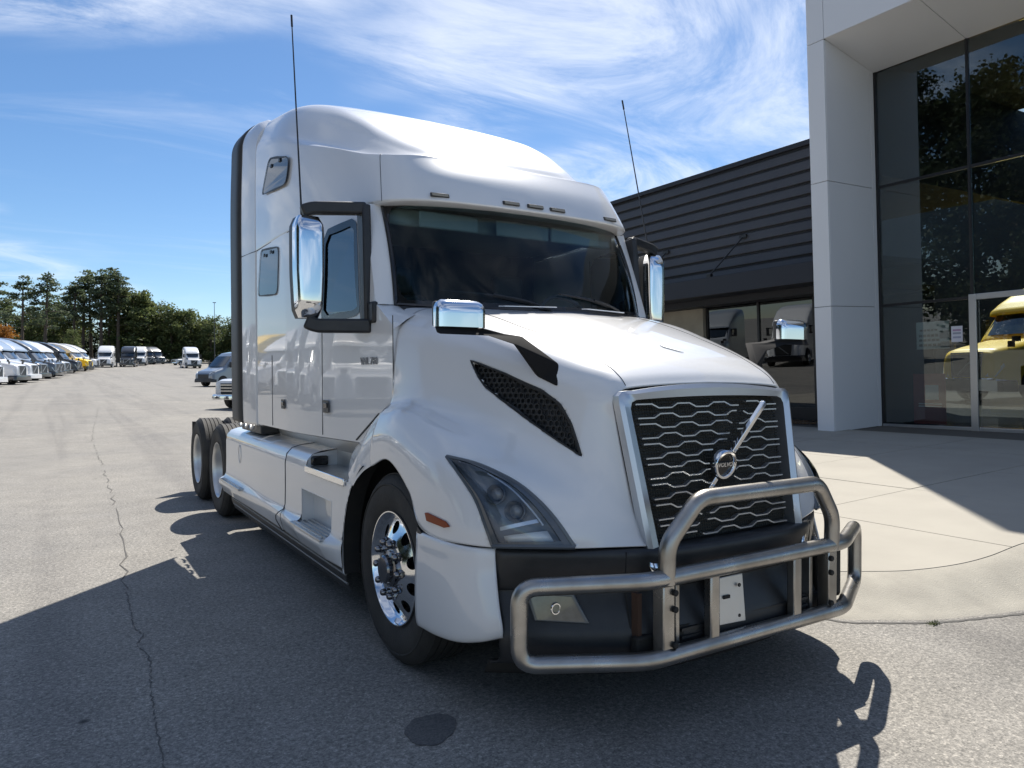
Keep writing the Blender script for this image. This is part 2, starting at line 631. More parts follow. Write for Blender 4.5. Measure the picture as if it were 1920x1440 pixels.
# ---- headlights
def headlight(s):
    nrm = Vector(HLN).normalized()
    U = cr(HL_UP, 24)
    L = cr(HL_LO, 24)
    m = 10
    G, Hs = [], []
    for a, b in zip(U, L):
        row, hrow = [], []
        for k in range(m + 1):
            t = k / m
            p = a.lerp(b, t) + nrm * (0.004 + 0.05 * 4 * t * (1 - t) * min(1, (a - b).length / .25))
            row.append(p)
            hrow.append(a.lerp(b, t) - nrm * (0.10 * min(1, 4 * t * (1 - t) * 2)) - nrm * .004)
        G.append(row)
        Hs.append(hrow)
    f = (lambda mb: mb if s > 0 else mb.mirror())
    root = f(MB().grid(Hs)).build('headlight', HLHOUSE, T)
    f(MB().grid(G)).build('lens', LENS, root)
    # dark bezel band round the edge
    def band(edge, tt):
        return [[e[0] + nrm * .003, e[1] + nrm * .0035] for e in edge]
    bz = MB()
    bz.grid([[U[i] + nrm * .006, G[i][1] + nrm * .004] if i else [U[0] + nrm * .006, U[0] + nrm * .006] for i in range(24)])
    bz.grid([[L[i] + nrm * .006, G[i][m - 1] + nrm * .004] if i else [L[0] + nrm * .006, L[0] + nrm * .006] for i in range(24)])
    bz.grid([[G[23][k] + nrm * .003, G[22][k] + nrm * .003] for k in range(m + 1)])
    bz.tube([p + nrm * .002 for p in U], .010, 6).tube([p + nrm * .002 for p in L], .010, 6)
    bz.tube([G[23][k] + nrm * .001 for k in range(m + 1)], .010, 6)
    f(bz).build('bezel', HLBEZEL, root)
    # light blades near the base, and a thin upper blade
    def blade(i0, i1, k0, k1, depth, material, name):
        g = []
        for i in range(i0, i1 + 1):
            g.append([G[i][k] - nrm * depth for k in range(k0, k1 + 1)])
        f(MB().grid(g)).build(name, material, root, solid=0.006)
    blade(20, 22, 2, 8, .022, WHITELENS, 'light_bar')
    f(MB().ribbon([G[18][k] - nrm * .026 for k in range(2, 9)], .016, .010, nrm)).build('light_bar', SATIN, root)
    f(MB().tube([G[i][2] - nrm * .012 for i in range(7, 20)], .0045, 6)).build('light_bar', WHITELENS, root)
    # projector bowls
    for (i, k, r) in ((11, 6, .040), (15, 5, .044)):
        c = Hs[i][k] + nrm * .035
        a, b, n_ = basis(nrm)
        ring = [[c + a * (r * q * math.cos(t)) + b * (r * q * math.sin(t)) + nrm * dz for t in [2 * math.pi * j / 20 for j in range(20)]]
                for q, dz in ((1.12, 0), (1.12, .02), (1.0, .024), (.92, .0), (.7, -.02), (.68, -.006), (.4, .004), (.02, .008))]
        f(MB().grid(ring, closed=True)).build('projector', PROJ, root)
    return root


HLHOUSE = mat('headlight_housing', (0.30, 0.33, 0.36), 0.3, var=0.6, var_scale=12, var_col=(0.42, 0.45, 0.48))
HLBEZEL = mat('headlight_bezel', (0.085, 0.098, 0.112), 0.3, coat=0.4)
PROJ = mat('projector_glass', (0.24, 0.26, 0.28), 0.35, metal=0.4)
for s in (1, -1):
    headlight(s)


# ---- hood side vents (recessed honeycomb behind a rim)
def side_vent(s):
    nrm = Vector(VN).normalized()
    P = [Vector(p) for p in VENT]
    f = (lambda mb: mb if s > 0 else mb.mirror())
    back = [p - nrm * .035 for p in P]
    mb = MB()
    tri = tessellate_polygon([back])
    mb.add(back, [tuple(t) for t in tri])
    mb.grid([[p + nrm * .001 for p in P + P[:1]], back + back[:1]])
    root = f(mb).build('side_vent', BLACKP, T)
    rim = MB()
    c = sum(P, Vector()) / len(P)
    e = lin(P + P[:1], 90)
    rim.grid([[p + (p - c).normalized() * .004 + nrm * .003 for p in e], [p - (p - c).normalized() * .014 + nrm * .003 for p in e]])
    rim.tube([p + nrm * .001 for p in e[:-1]], .006, 5, closed=True)
    f(rim).build('rim', BLACKP, root)
    a, b, n_ = basis(nrm)
    poly = [(p.dot(a), p.dot(b)) for p in P]
    d0 = sum(p.dot(n_) for p in P) / len(P)
    cells = MB()
    h = .032
    ox, oy = poly[0]
    for iu in range(-40, 40):
        for iv in range(-40, 40):
            u, w = ox + iu * h * 1.0 + (iv % 2) * h * .5, oy + iv * h * .8
            if not in_poly((u, w), poly):
                continue
            # hexagon wall ring, each in the local plane of the vent
            base = min(P, key=lambda p: (p.dot(a) - u) ** 2 + (p.dot(b) - w) ** 2)
            dd = base.dot(n_) - .018
            o_, i_ = [], []
            for k in range(6):
                t = math.pi / 6 + k * math.pi / 3
                o_.append(a * (u + h * .52 * math.cos(t)) + b * (w + h * .52 * math.sin(t)) + n_ * dd)
                i_.append(a * (u + h * .40 * math.cos(t)) + b * (w + h * .40 * math.sin(t)) + n_ * dd)
            cells.grid([o_ + o_[:1], i_ + i_[:1], [q - n_ * .015 for q in i_ + i_[:1]]])
    o = f(cells).build('vent_mesh', DARKP, root, smooth=0)
    tag(o, kind='stuff')


for s in (1, -1):
    side_vent(s)


# ---- grille
def gy(z):
    return -1.112 - (1.417 - z) * .194


def gx(z):
    return .470 + (.532 - .470) * (z - .78) / .637


GT, GB = 1.418, .765
inner = [(-gx(GB), GB), (-gx(GT), GT), (gx(GT), GT), (gx(GB), GB)]
outer = [(-.530, GB), (-.593, 1.460), (.593, 1.460), (.530, GB)]


def frame_path(pts, top_bulge, n=60):
    L = rounded([(pts[0][0], 0, pts[0][1]), (pts[1][0], 0, pts[1][1]), (pts[2][0], 0, pts[2][1]), (pts[3][0], 0, pts[3][1])], .05)
    L = lin(L, n)
    for p in L:
        if p.z > 1.38:
            p.z += top_bulge * max(0, 1 - (p.x / .5) ** 2)
    return L


fo, fi = frame_path(outer, .03, 80), frame_path(inner, .012, 80)
G = []
for a, b in zip(fo, fi):
    mid = a.lerp(b, .35)
    G.append([Vector((a.x, gy(a.z) + .02, a.z)), Vector((a.x, gy(a.z) - .022, a.z)), Vector((mid.x, gy(mid.z) - .034, mid.z)),
              Vector((b.x, gy(b.z) - .026, b.z)), Vector((b.x, gy(b.z) + .045, b.z))])
MB().grid(G).build('grille_surround', SATIN, T, smooth=35)
back = MB().quad((-gx(GB) - .02, gy(GB) + .05, GB - .03), (gx(GB) + .02, gy(GB) + .05, GB - .03), (gx(GT) + .03, gy(GT) + .05, GT + .04), (-gx(GT) - .03, gy(GT) + .05, GT + .04))
grille = back.build('grille', BLACKP, T)
# fine dark screen behind the bars, seen as olive mesh in the cells
mesh = MB()
for k in range(46):
    z = GB + .02 + k * .0142
    mesh.tube([(-gx(z), gy(z) + .035, z), (gx(z), gy(z) + .035, z)], .0026, 4, cap=False)
for k in range(62):
    x = -.5 + k * .0164
    mesh.tube([(x * .93, gy(GB) + .037, GB), (x, gy(GT) + .037, GT)], .0026, 4, cap=False)
tag(mesh.build('screen', GSCREEN if 'GSCREEN' in globals() else mat('grille_screen', (.045, .042, .032), .6), grille, smooth=0), kind='stuff')
for k in range(14):
    z0 = 1.388 - k * .0452
    hw = gx(z0) - .045
    per = 2 * .96 / 8.2
    path = []
    ph = 0 if k % 2 == 0 else 1
    amp = .0092
    x = -hw
    xs = []
    nseg = int(round(2 * hw / (per / 2)))
    w = 2 * hw / nseg
    for i in range(nseg + 1):
        pass
    pts = [(-hw, 1 if ph == 0 else -1)]
    for i in range(nseg):
        sgn = 1 if (i + ph) % 2 == 0 else -1
        c0, c1 = -hw + i * w, -hw + (i + 1) * w
        pts.append((c0 + w * .17 if i else c0 + .001, sgn))
        pts.append((c1 - w * .17, sgn))
    pts.append((hw, 1 if (nseg - 1 + ph) % 2 == 0 else -1))
    path = []
    for i, (px, sg) in enumerate(pts):
        if path and abs(path[-1].x - px) < .004:
            continue
        z = z0 + amp * sg
        path.append(Vector((px, gy(z) - .002, z)))
    # leave room for the emblem and its diagonal bar
    segs, cur = [], []
    fine = lin(path, 160)
    for p in fine:
        ez = p.z - 1.098
        xb = .02 + (p.z - 1.098) * .72
        hide = (Vector((p.x - .022, 0, ez)).length < .088) or (abs(p.x - xb) < .022 and abs(ez) < .34)
        if hide:
            if len(cur) > 2:
                segs.append(cur)
            cur = []
        else:
            cur.append(p)
    if len(cur) > 2:
        segs.append(cur)
    for sg in segs:
        MB().ribbon(sg, .022, .0062).build('grille_bar', SATIN, grille, smooth=0)
# emblem: ring, dark disc, word and the diagonal bar
EC = Vector((.022, gy(1.098) - .022, 1.098))
gn = Vector((0, -1, -.194)).normalized()
gu = Vector((0, -.194, 1)).normalized()
gr = Vector((1, 0, 0))


def ep(a, b, c=0):
    return EC + gr * a + gu * b - (-gn) * 0 + gn * c


disc = MB()
ringp = [[ep(r * math.cos(t), r * math.sin(t), d) for t in [2 * math.pi * k / 40 for k in range(40)]] for r, d in ((.001, .0), (.056, .0), (.056, -.02))]
disc.grid(ringp, closed=True)
emblem = disc.build('emblem', BLACKG, T)
ringp = [[ep(r * math.cos(t), r * math.sin(t), d) for t in [2 * math.pi * k / 48 for k in range(48)]]
         for r, d in ((.054, -.01), (.054, .010), (.058, .015), (.069, .015), (.073, .010), (.073, -.02))]
MB().grid(ringp, closed=True).build('ring', CHROME, emblem)
Mt = Matrix(((gr.x, gu.x, gn.x, ep(0, 0, .006).x), (gr.y, gu.y, gn.y, ep(0, 0, .006).y), (gr.z, gu.z, gn.z, ep(0, 0, .006).z), (0, 0, 0, 1)))
MB().prism([ep(-.055, -.013, .003), ep(.055, -.013, .003), ep(.055, .013, .003), ep(-.055, .013, .003)], gn * .004).build('name_band', BLACKG, emblem)
text_mesh('VOLVO', .030, Mt, 'lettering', CHROME, emblem, .003, .0006)
bar = MB()
dgn = Vector((.72, 0, 1)).normalized()
for t0, t1 in ((.075, .375), (-.31, -.078)):
    a = [ep(dgn.x * t0, dgn.z * t0, .0), ep(dgn.x * t1, dgn.z * t1, .0)]
    bar.ribbon([a[0], a[1]], .026, .022, gn)
    bar.build('diagonal_bar', CHROME, emblem, bevel=.003)
    bar = MB()
# satin strips that carry the surround down over the bumper
for s in (1, -1):
    mb = MB()
    mb.grid([[Vector((s * .500, gy(.74) - .035, .745)), Vector((s * .545, gy(.74) - .025, .745))],
             [Vector((s * .490, gy(.70) - .045, .68)), Vector((s * .530, gy(.70) - .035, .68))],
             [Vector((s * .485, gy(.66) - .045, .60)), Vector((s * .520, gy(.66) - .035, .60))]])
    mb.build('surround_foot', CHROME, T, solid=.02)

# ---- bumper: black centre and white corners
PLAN = [(0, -1.325), (.30, -1.315), (.52, -1.275), (.66, -1.205), (.815, -1.115), (.95, -1.02), (1.10, -.912)]


def brow(z, dy, dx=0):
    return [(x + dx * (x / 1.1), y + dy, z) for x, y in PLAN]


bc = net([[(x, y + .10, .772) for x, y in PLAN], brow(.768, .0), brow(.70, -.005), brow(.60, .015), brow(.585, .03), brow(.48, -.02), brow(.40, -.045, .01), brow(.30, -.03), brow(.26, .05)], 50, 40)
bumper = MB().grid(bc).both().build('bumper', BLACKP, T, smooth=45, solid=.01)
CORN = [(1.10, -.912), (1.172, -.838), (1.213, -.72), (1.230, -.56), (1.232, -.385)]
cn = net([[(x - .03, y + .03, .772) for x, y in CORN],
          [(x, y, .768) for x, y in CORN],
          [(x + .004, y - .012 * (1 - i / 4), .68) for i, (x, y) in enumerate(CORN)],
          [(x + .010, y - .045 * (1 - i / 4), .55) for i, (x, y) in enumerate(CORN)],
          [(x + .010, y - .072 * (1 - i / 4), [.455, .44, .42, .405, .40][i]) for i, (x, y) in enumerate(CORN)],
          [(x - .002, y - .060 * (1 - i / 4), [.405, .375, .345, .325, .315][i]) for i, (x, y) in enumerate(CORN)],
          [(x - .05, y - .02 * (1 - i / 4) + .02, [.385, .355, .325, .305, .300][i]) for i, (x, y) in enumerate(CORN)]], 40, 34)
for s in (1, -1):
    mb = MB().grid(cn)
    (mb if s > 0 else mb.mirror()).build('bumper_corner', WHITE, T, smooth=50, solid=.012)
    # fog lamp in the black bumper
    fx = [(1.005, -1.005, .598), (.835, -1.128, .588), (.790, -1.180, .468), (.985, -1.045, .478)]
    pts = [Vector((s * a, b, c)) for a, b, c in fx]
    fog = MB().prism(pts, Vector((-s * .02, .03, 0))).build('fog_lamp', HLBEZEL, T, bevel=.004)
    c = sum(pts, Vector()) / 4
    MB().prism([c + (p - c) * .86 + Vector((s * .004, -.006, 0)) for p in pts], Vector((-s * .004, .006, 0))).build('lens', FOGL if 'FOGL' in globals() else mat('fog_lens', (.075, .075, .07), .12, coat=1.0, var=.5, var_scale=30, var_col=(.17, .17, .16)), fog)
    MB().tube([c + Vector((s * .01, -.014, .0)) + Vector((.022 * math.cos(t), 0, .022 * math.sin(t))) for t in [k * math.pi / 8 for k in range(16)]], .004, 5, closed=True).build('bulb_ring', CHROME, fog)
    MB().box((s * .55 - .10, -1.325, .30), (s * .55 + .10, -1.28, .42)).build('tow_pocket', UNDER, T, bevel=.01)
# lower intake with slats, and seams in the black bumper
it = MB().prism([(-.42, -1.352, .30), (.42, -1.352, .30), (.46, -1.345, .44), (-.46, -1.345, .44)], (0, .03, 0)).build('lower_intake', UNDER, T)
for k in range(4):
    z = .318 + k * .034
    MB().box((-.43, -1.364, z), (.43, -1.346, z + .012)).build('intake_slat', BLACKP, it)
for s in (1, -1):
    MB().tube([(s * .63, -1.232, .765), (s * .63, -1.222, .60), (s * .63, -1.262, .42)], .003, 5).build('bumper_seam', UNDER, T)
# lower air dam and skid
MB().grid(net([[(x, y + .06, .27) for x, y in PLAN], [(x, y + .10, .20) for x, y in PLAN]], 4, 40)).both().build('air_dam', UNDER, T, solid=.01)

# ---- amber side repeaters on the fenders
AMB = [(1.232, -.489, .881), (1.2315, -.515, .885), (1.216, -.674, .868), (1.212, -.704, .849), (1.217, -.662, .838), (1.231, -.505, .845)]
for s in (1, -1):
    MB().prism([(s * x, y, z) for x, y, z in AMB], (s * .008, -.003, 0)).build('side_marker_lamp', AMBER, T, bevel=.002)
    # mud-guard nib behind the bumper corner
    MB().prism([(s * 1.232, -.39, .80), (s * 1.232, -.44, .775), (s * 1.232, -.39, .745)], (-s * .05, 0, 0)).build('guard_nib', BLACKP, T)


# ---- wheel wells, frame, axles
for s in (1, -1):
    well = []
    for k in range(22):
        t = math.pi * (k / 21) * 1.12 - .12
        c, d = math.cos(t), math.sin(t)
        well.append([Vector((s * x, .12 + .60 * c if c > 0 else .12 + .58 * c, .50 + .60 * d)) for x in (.62, 1.19)])
    MB().grid(well).build('wheel_well', UNDER, T, smooth=40)
    MB().add([(s * .63, y, z) for y, z in ((-.7, .35), (.9, .35), (.9, 1.2), (-.7, 1.2))], [(0, 1, 2, 3)]).build('well_wall', UNDER, T)
    MB().box((s * .38, -1.05, .62), (s * .46, 7.15, .90)).build('frame_rail', UNDER, T, bevel=.01)
MB().box((-1.0, -.10, .42), (1.0, .10, .54)).build('front_axle', UNDER, T, bevel=.03)
MB().box((-.75, -.9, .35), (.75, .55, .42)).build('engine_tray', UNDER, T)
for y in (4.845, 6.166):
    MB().tube([(-.95, y, .5), (-.3, y, .5), (-.2, y, .5), (.2, y, .5), (.3, y, .5), (.95, y, .5)], [.07, .07, .2, .2, .07, .07], 14).build('drive_axle', UNDER, T)
MB().box((-.46, 4.2, .905), (.46, 6.9, .93)).build('deck_plate', UNDER, T)
fwp = [(-.45, 5.0, 1.02), (.45, 5.0, 1.02), (.48, 5.5, 1.06), (.36, 5.9, 1.0), (.08, 5.95, 1.0), (.05, 5.5, 1.05), (-.05, 5.5, 1.05), (-.08, 5.95, 1.0), (-.36, 5.9, 1.0), (-.48, 5.5, 1.06)]
MB().prism(fwp, (0, 0, .05)).build('fifth_wheel', UNDER, T, bevel=.008)
MB().box((-.5, 5.15, .90), (.5, 5.55, 1.03)).build('fifth_wheel_mount', UNDER, T)
for s in (1, -1):
    MB().box((s * .70, 7.0, .30), (s * 1.15, 7.02, .92)).build('mud_flap', RUBBER, T)
    MB().box((s * .80, 7.02, .60), (s * 1.05, 7.06, .68)).build('tail_lamp', RED, T)


# ---- wheels
def wheel(x_out, y, s, front, name='wheel', inner=False):
    Rw, W = .505, .275
    c = (0, y, .503)
    tp = [(.300, -.012), (.330, .002), (.40, .012), (.455, .006), (.485, -.012), (.500, -.034)]
    tread = []
    for k in range(5):
        a = -.034 - k * (W - .068) / 4.6
        tread += [(.505, a), (.505, a - .036), (.494, a - .038), (.494, a - .044)]
    prof = tp + tread[:-2] + [(.485, -W + .012), (.455, -W - .006), (.40, -W - .012), (.33, -W - .002), (.30, -W + .012), (.285, -W + .02), (.285, -.02), (.300, -.012)]
    root = MB().lathe(prof, (s * x_out, y, .503), 'x', 64, s).build(name, RUBBER, T, smooth=30)
    # side-wall ribs
    MB().lathe([(.44, .004), (.443, .0115), (.449, .0115), (.452, .005)], (s * x_out, y, .503), 'x', 64, s).build('sidewall_rib', RUBBER, root)
    if inner:
        return root
    rimp = [(.285, -W + .02), (.285, -.06), (.287, -.012), (.296, .003), (.302, .004), (.304, -.004), (.300, -.014)]
    rim = MB()
    if front:
        cover = [(.278, .0), (.274, -.012), (.268, -.02), (.262, -.022)]
        rimp2 = [(.302, .004), (.296, .004), (.287, -.006), (.280, -.030), (.272, -.040), (.265, -.035)]
        rim.lathe(rimp + [(.285, -.06)], (s * x_out, y, .503), 'x', 64, s)
        rim.lathe(rimp2, (s * x_out, y, .503), 'x', 64, s)

        def dz(r):   # dish: domed outwards towards the hub
            return -.035 + .045 * max(0, min(1, (.265 - r) / .105)) ** 1.3
        rin, rout, rh, rc = .160, .265, .0335, .2165
    else:
        rim.lathe([(.302, .004), (.296, .004), (.287, -.006), (.278, -.04), (.270, -.115), (.262, -.135)] , (s * x_out, y, .503), 'x', 64, s)

        def dz(r):
            return -.135 + .01 * max(0, min(1, (.262 - r) / .1))
        rin, rout, rh, rc = .155, .262, .031, .2125
    n = 10
    for k in range(n):
        th0 = 2 * math.pi * (k + .5) / n
        ring_h, ring_o = [], []
        m = 24
        for j in range(m):
            t = 2 * math.pi * j / m
            u, w = rc + rh * math.cos(t), rh * math.sin(t) / rc
            ring_h.append((u, th0 + w))
            ct, st = math.cos(t), math.sin(t)
            q = max(abs(ct), abs(st))
            uu = (rin + rout) / 2 + (rout - rin) / 2 * ct / q
            ring_o.append((uu, th0 + math.pi / n * st / q))
        def P3(r, th, d=0):
            return Vector((s * (x_out + dz(r) + d), y + r * math.cos(th), .503 + r * math.sin(th)))
        mid = [((a[0] + b[0]) / 2, (a[1] + b[1]) / 2) for a, b in zip(ring_h, ring_o)]
        rim.grid([[P3(*q) for q in ring_o], [P3(*q) for q in mid], [P3(*q) for q in ring_h], [P3(q[0], q[1], -.02) for q in ring_h]], closed=True)
    rim.lathe([(.160 if front else .155, dz(.16)), (.15, dz(.16) + .004), (.14, dz(.16) + .004), (.02, dz(.16) + .004)], (s * x_out, y, .503), 'x', 48, s)
    rim.build('rim', ALU if front else DULLALU, root, smooth=35)
    MB().lathe([(.262, -.10), (.02, -.10)], (s * x_out, y, .503), 'x', 24, s).build('rim_dark_disc', UNDER, root)  # plain dark disc set inside the rim
    d0 = dz(.14)
    MB().lathe([(.098, d0), (.096, d0 + .015), (.078, d0 + .022), (.075, d0 + .040), (.066, d0 + .050), (.03, d0 + .052), (.001, d0 + .052)], (s * x_out, y, .503), 'x', 32, s).build('hub_cap', LUG, root, smooth=30)
    for k in range(10):
        th = 2 * math.pi * k / 10
        cc = (s * x_out, y + .1425 * math.cos(th), .503 + .1425 * math.sin(th))
        if k == 0:
            me = MB().lathe([(.024, d0), (.024, d0 + .012), (.020, d0 + .016), (.0185, d0 + .034), (.013, d0 + .042), (.001, d0 + .044)], (s * x_out, y + .1425, .503), 'x', 12, s).mesh('lug_nut', 30)
            me.materials.append(LUG)
            me0 = me
            link('lug_nut', me, LUG, root)
        else:
            o = link('lug_nut', me0, LUG, root)
            o.location = (0, cc[1] - (y + .1425), cc[2] - .503)
    return root


LUG = mat('dark_chrome', (0.22, 0.22, 0.23), 0.15, metal=1.0)
for s in (1, -1):
    wheel(1.195, 0, s, True)
    for y in (4.845, 6.166):
        wheel(1.215, y, s, False)
        wheel(.885, y, s, False, 'inner_wheel', True)
# ================================================================== cab shell and sleeper
def side_x(y, z):
    """Half width of the cab side."""
    base = cr([(1.062, 0, 0), (1.086, 0, 0), (1.115, 0, 0), (1.152, 0, 0), (1.184, 0, 0), (1.207, 0, 0), (1.218, 0, 0)], 61)
    t = max(0, min(1, (y - .25) / 1.75)) * 60
    k = int(min(59, t))
    b = base[k].x + (base[k + 1].x - base[k].x) * (t - k)
    # tumblehome above the belt line, strongest at the front
    th = max(0, z - 1.9) / .72
    return b - .055 * th ** 1.4 * max(0, 1 - max(0, y - .4) / 1.7) - .012 * max(0, 1.25 - z)


# door window outline (y, z)
DW = [(.74, 1.945), (.80, 1.925), (1.20, 1.915), (1.265, 1.96), (1.265, 2.44), (1.21, 2.505), (.90, 2.52), (.84, 2.49)]


def wall_skip(q):
    return in_poly((q.y, q.z), DW)


def front_edge(z):
    """Front boundary of the cab side: A-pillar above, cowl below."""
    if z > 1.96:
        return .505 + (z - 1.96) * .36
    if z > 1.82:
        return .287 + (z - 1.82) / .14 * .218
    return .287


zs = [1.115 + (2.625 - 1.115) * i / 72 for i in range(73)]
half = []
for z in zs:
    y0 = front_edge(z)
    half.append([Vector((side_x(y, z), y, z)) for y in [y0 + (2.95 - y0) * j / 120 for j in range(121)]])
sw = MB().grid(half, skip=wall_skip)
# bottom return
sw.grid([half[0], [p + Vector((-.04, 0, -.015)) for p in half[0]], [p + Vector((-.20, 0, -.01)) for p in half[0]]])
cab = sw.both()
# rear wall of the sleeper
cab.quad((-1.2, 2.948, 1.1), (1.2, 2.948, 1.1), (1.2, 2.948, 3.5), (-1.2, 2.948, 3.5))
cab_o = cab.build('cab_shell', WHITE, T, smooth=50)

# ---- windshield surface
WB = [(0, .075, 1.925), (.30, .105, 1.928), (.62, .205, 1.935), (.84, .335, 1.945), (.965, .485, 1.962)]
WT = [(0, .505, 2.66), (.30, .52, 2.658), (.62, .565, 2.648), (.84, .645, 2.632), (.952, .725, 2.612)]
NV = 30
wb, wt = cr(WB, NV), cr(WT, NV)
WS = []
for i in range(21):
    t = i / 20
    WS.append([b.lerp(a, t) + Vector((0, -.035 * 4 * t * (1 - t), 0)) for a, b in zip(wt, wb)])
full = [[Vector((-p.x, p.y, p.z)) for p in reversed(r[1:])] + r for r in WS]
windshield = MB().grid(full).build('windshield', WSGLASS, T, smooth=60)


def ws_at(u, v):
    """Point on the windshield: u across (-1..1), v up (0..1)."""
    j = abs(u) * (NV - 1)
    k = min(NV - 2, int(j))
    i = v * 20
    m_ = min(19, int(i))
    a_ = WS[m_][k].lerp(WS[m_][k + 1], j - k)
    b_ = WS[m_ + 1][k].lerp(WS[m_ + 1][k + 1], j - k)
    p = a_.lerp(b_, i - m_)
    return Vector((math.copysign(p.x, u), p.y, p.z))


# black ceramic band with rounded inner corners
NB, HB = 160, 60
cols_ = [[(-1 + 2 * j / NB, i / HB) for j in range(NB + 1)] for i in range(HB + 1)]


def in_glass(u, v):
    x, z = abs(u) * .97, abs(v - .5) * .72
    hx, hz, r = .94, .325, .11
    if x < hx - r or z < hz - r:
        return x < hx and z < hz
    return math.hypot(x - (hx - r), z - (hz - r)) < r


vs_, fs_ = [], []
for i in range(HB + 1):
    for j in range(NB + 1):
        u, v = cols_[i][j]
        p = ws_at(u, v) + Vector((0, -.005, 0))
        vs_.append(p)
for i in range(HB):
    for j in range(NB):
        u, v = -1 + 2 * (j + .5) / NB, (i + .5) / HB
        if not in_glass(u, v):
            k = i * (NB + 1) + j
            fs_.append((k, k + 1, k + NB + 2, k + NB + 1))
gk = MB().add(vs_, fs_)
edge = [ws_at(u, v) + Vector((0, -.004, 0)) for u, v in [(-1 + 2 * k / 60, 0) for k in range(61)] + [(1, k / 20) for k in range(1, 21)] + [(1 - 2 * k / 60, 1) for k in range(1, 61)] + [(-1, 1 - k / 20) for k in range(1, 20)]]
gk.tube(edge, .014, 6, closed=True)
gk.build('windshield_gasket', BLACKG, T, smooth=50)
# A-pillars: white strip from the gasket to the door line
for s in (1, -1):
    g = []
    for i in range(21):
        p = WS[i][-1]
        z = p.z
        yf = front_edge(z)
        e = Vector((side_x(yf, z), yf, z))
        a = p + Vector((.004, .004, 0))
        m_ = a.lerp(e, .55) + Vector((.012, -.012, 0))
        g.append([Vector((s * q.x, q.y, q.z)) for q in (a, m_, e)])
    MB().grid(g).build('a_pillar', WHITE, T, smooth=60)
    # cowl side: from the windshield corner down to the hood shoulder
    sx = side_x(.29, 1.82)
    cs = net([[(.80, .31, 1.936), (.89, .385, 1.944), (.962, .482, 1.958), (1.01, .502, 1.962), (side_x(.505, 1.96), .505, 1.96)],
              [(.82, .27, 1.932), (.905, .325, 1.930), (.975, .385, 1.922), (1.025, .395, 1.910), (side_x(.40, 1.89), .396, 1.89)],
              [(.84, .19, 1.912), (.92, .215, 1.893), (.985, .235, 1.866), (1.03, .255, 1.83), (sx, .280, 1.80)]], 10, 14)
    MB().grid([[Vector((s * p.x, p.y, p.z)) for p in r] for r in cs]).build('cowl_side', WHITE, T, smooth=60)
for s in (1, -1):   # return flange behind the hood edge
    MB().grid([[Vector((s * side_x(.287, z), .287, z)), Vector((s * (side_x(.287, z) - .16), .296, z))] for z in [1.12 + .72 * k / 12 for k in range(13)]]).build('cowl_return', WHITE, T, smooth=0)
# cowl between hood and glass
cw = []
for p in wb:
    cw.append([Vector((p.x, p.y + .02, p.z - .005)), Vector((p.x, p.y - .05, p.z - .012)), Vector((p.x * 1.0, min(p.y - .06, .19 + .07 * p.x), 1.905 - .03 * p.x))])
MB().grid(cw).both().build('cowl', DARKP, T, smooth=60)
for s in (1, -1):
    MB().prism([(s * .10, .03, 1.945), (s * .48, .08, 1.94), (s * .46, .04, 1.938), (s * .12, -.01, 1.943)], (0, 0, .006)).build('cowl_panel', WHITE, T)

# ---- wipers
for x0, x1 in ((.62, -.02), (-.12, -.74)):
    def ws_pt(x, z):
        t = (z - 1.93) / .7
        xb = abs(x)
        yb = .075 + .41 * (xb / .965) ** 2
        yt = .505 + .22 * (xb / .952) ** 2
        return Vector((x, yb + (yt - yb) * t - .035 * 4 * t * (1 - t) - .03, z))
    w = MB()
    arm = [ws_pt(x0, 1.935), ws_pt(x0 * .75 + x1 * .25, 1.985), ws_pt(x0 * .45 + x1 * .55, 2.02)]
    w.tube(cr(arm, 10), .009, 6)
    bl = [ws_pt(x0 * .85 + x1 * .15, 1.965), ws_pt(x0 * .45 + x1 * .55, 2.015), ws_pt(x1, 2.045)]
    w.tube([p + Vector((0, .012, 0)) for p in cr(bl, 14)], [.004 + .007 * math.sin(math.pi * k / 13) for k in range(14)], 6)
    w.tube([arm[0], arm[0] + Vector((0, .03, -.02))], .018, 8)
    w.build('wiper', BLACKP, T)

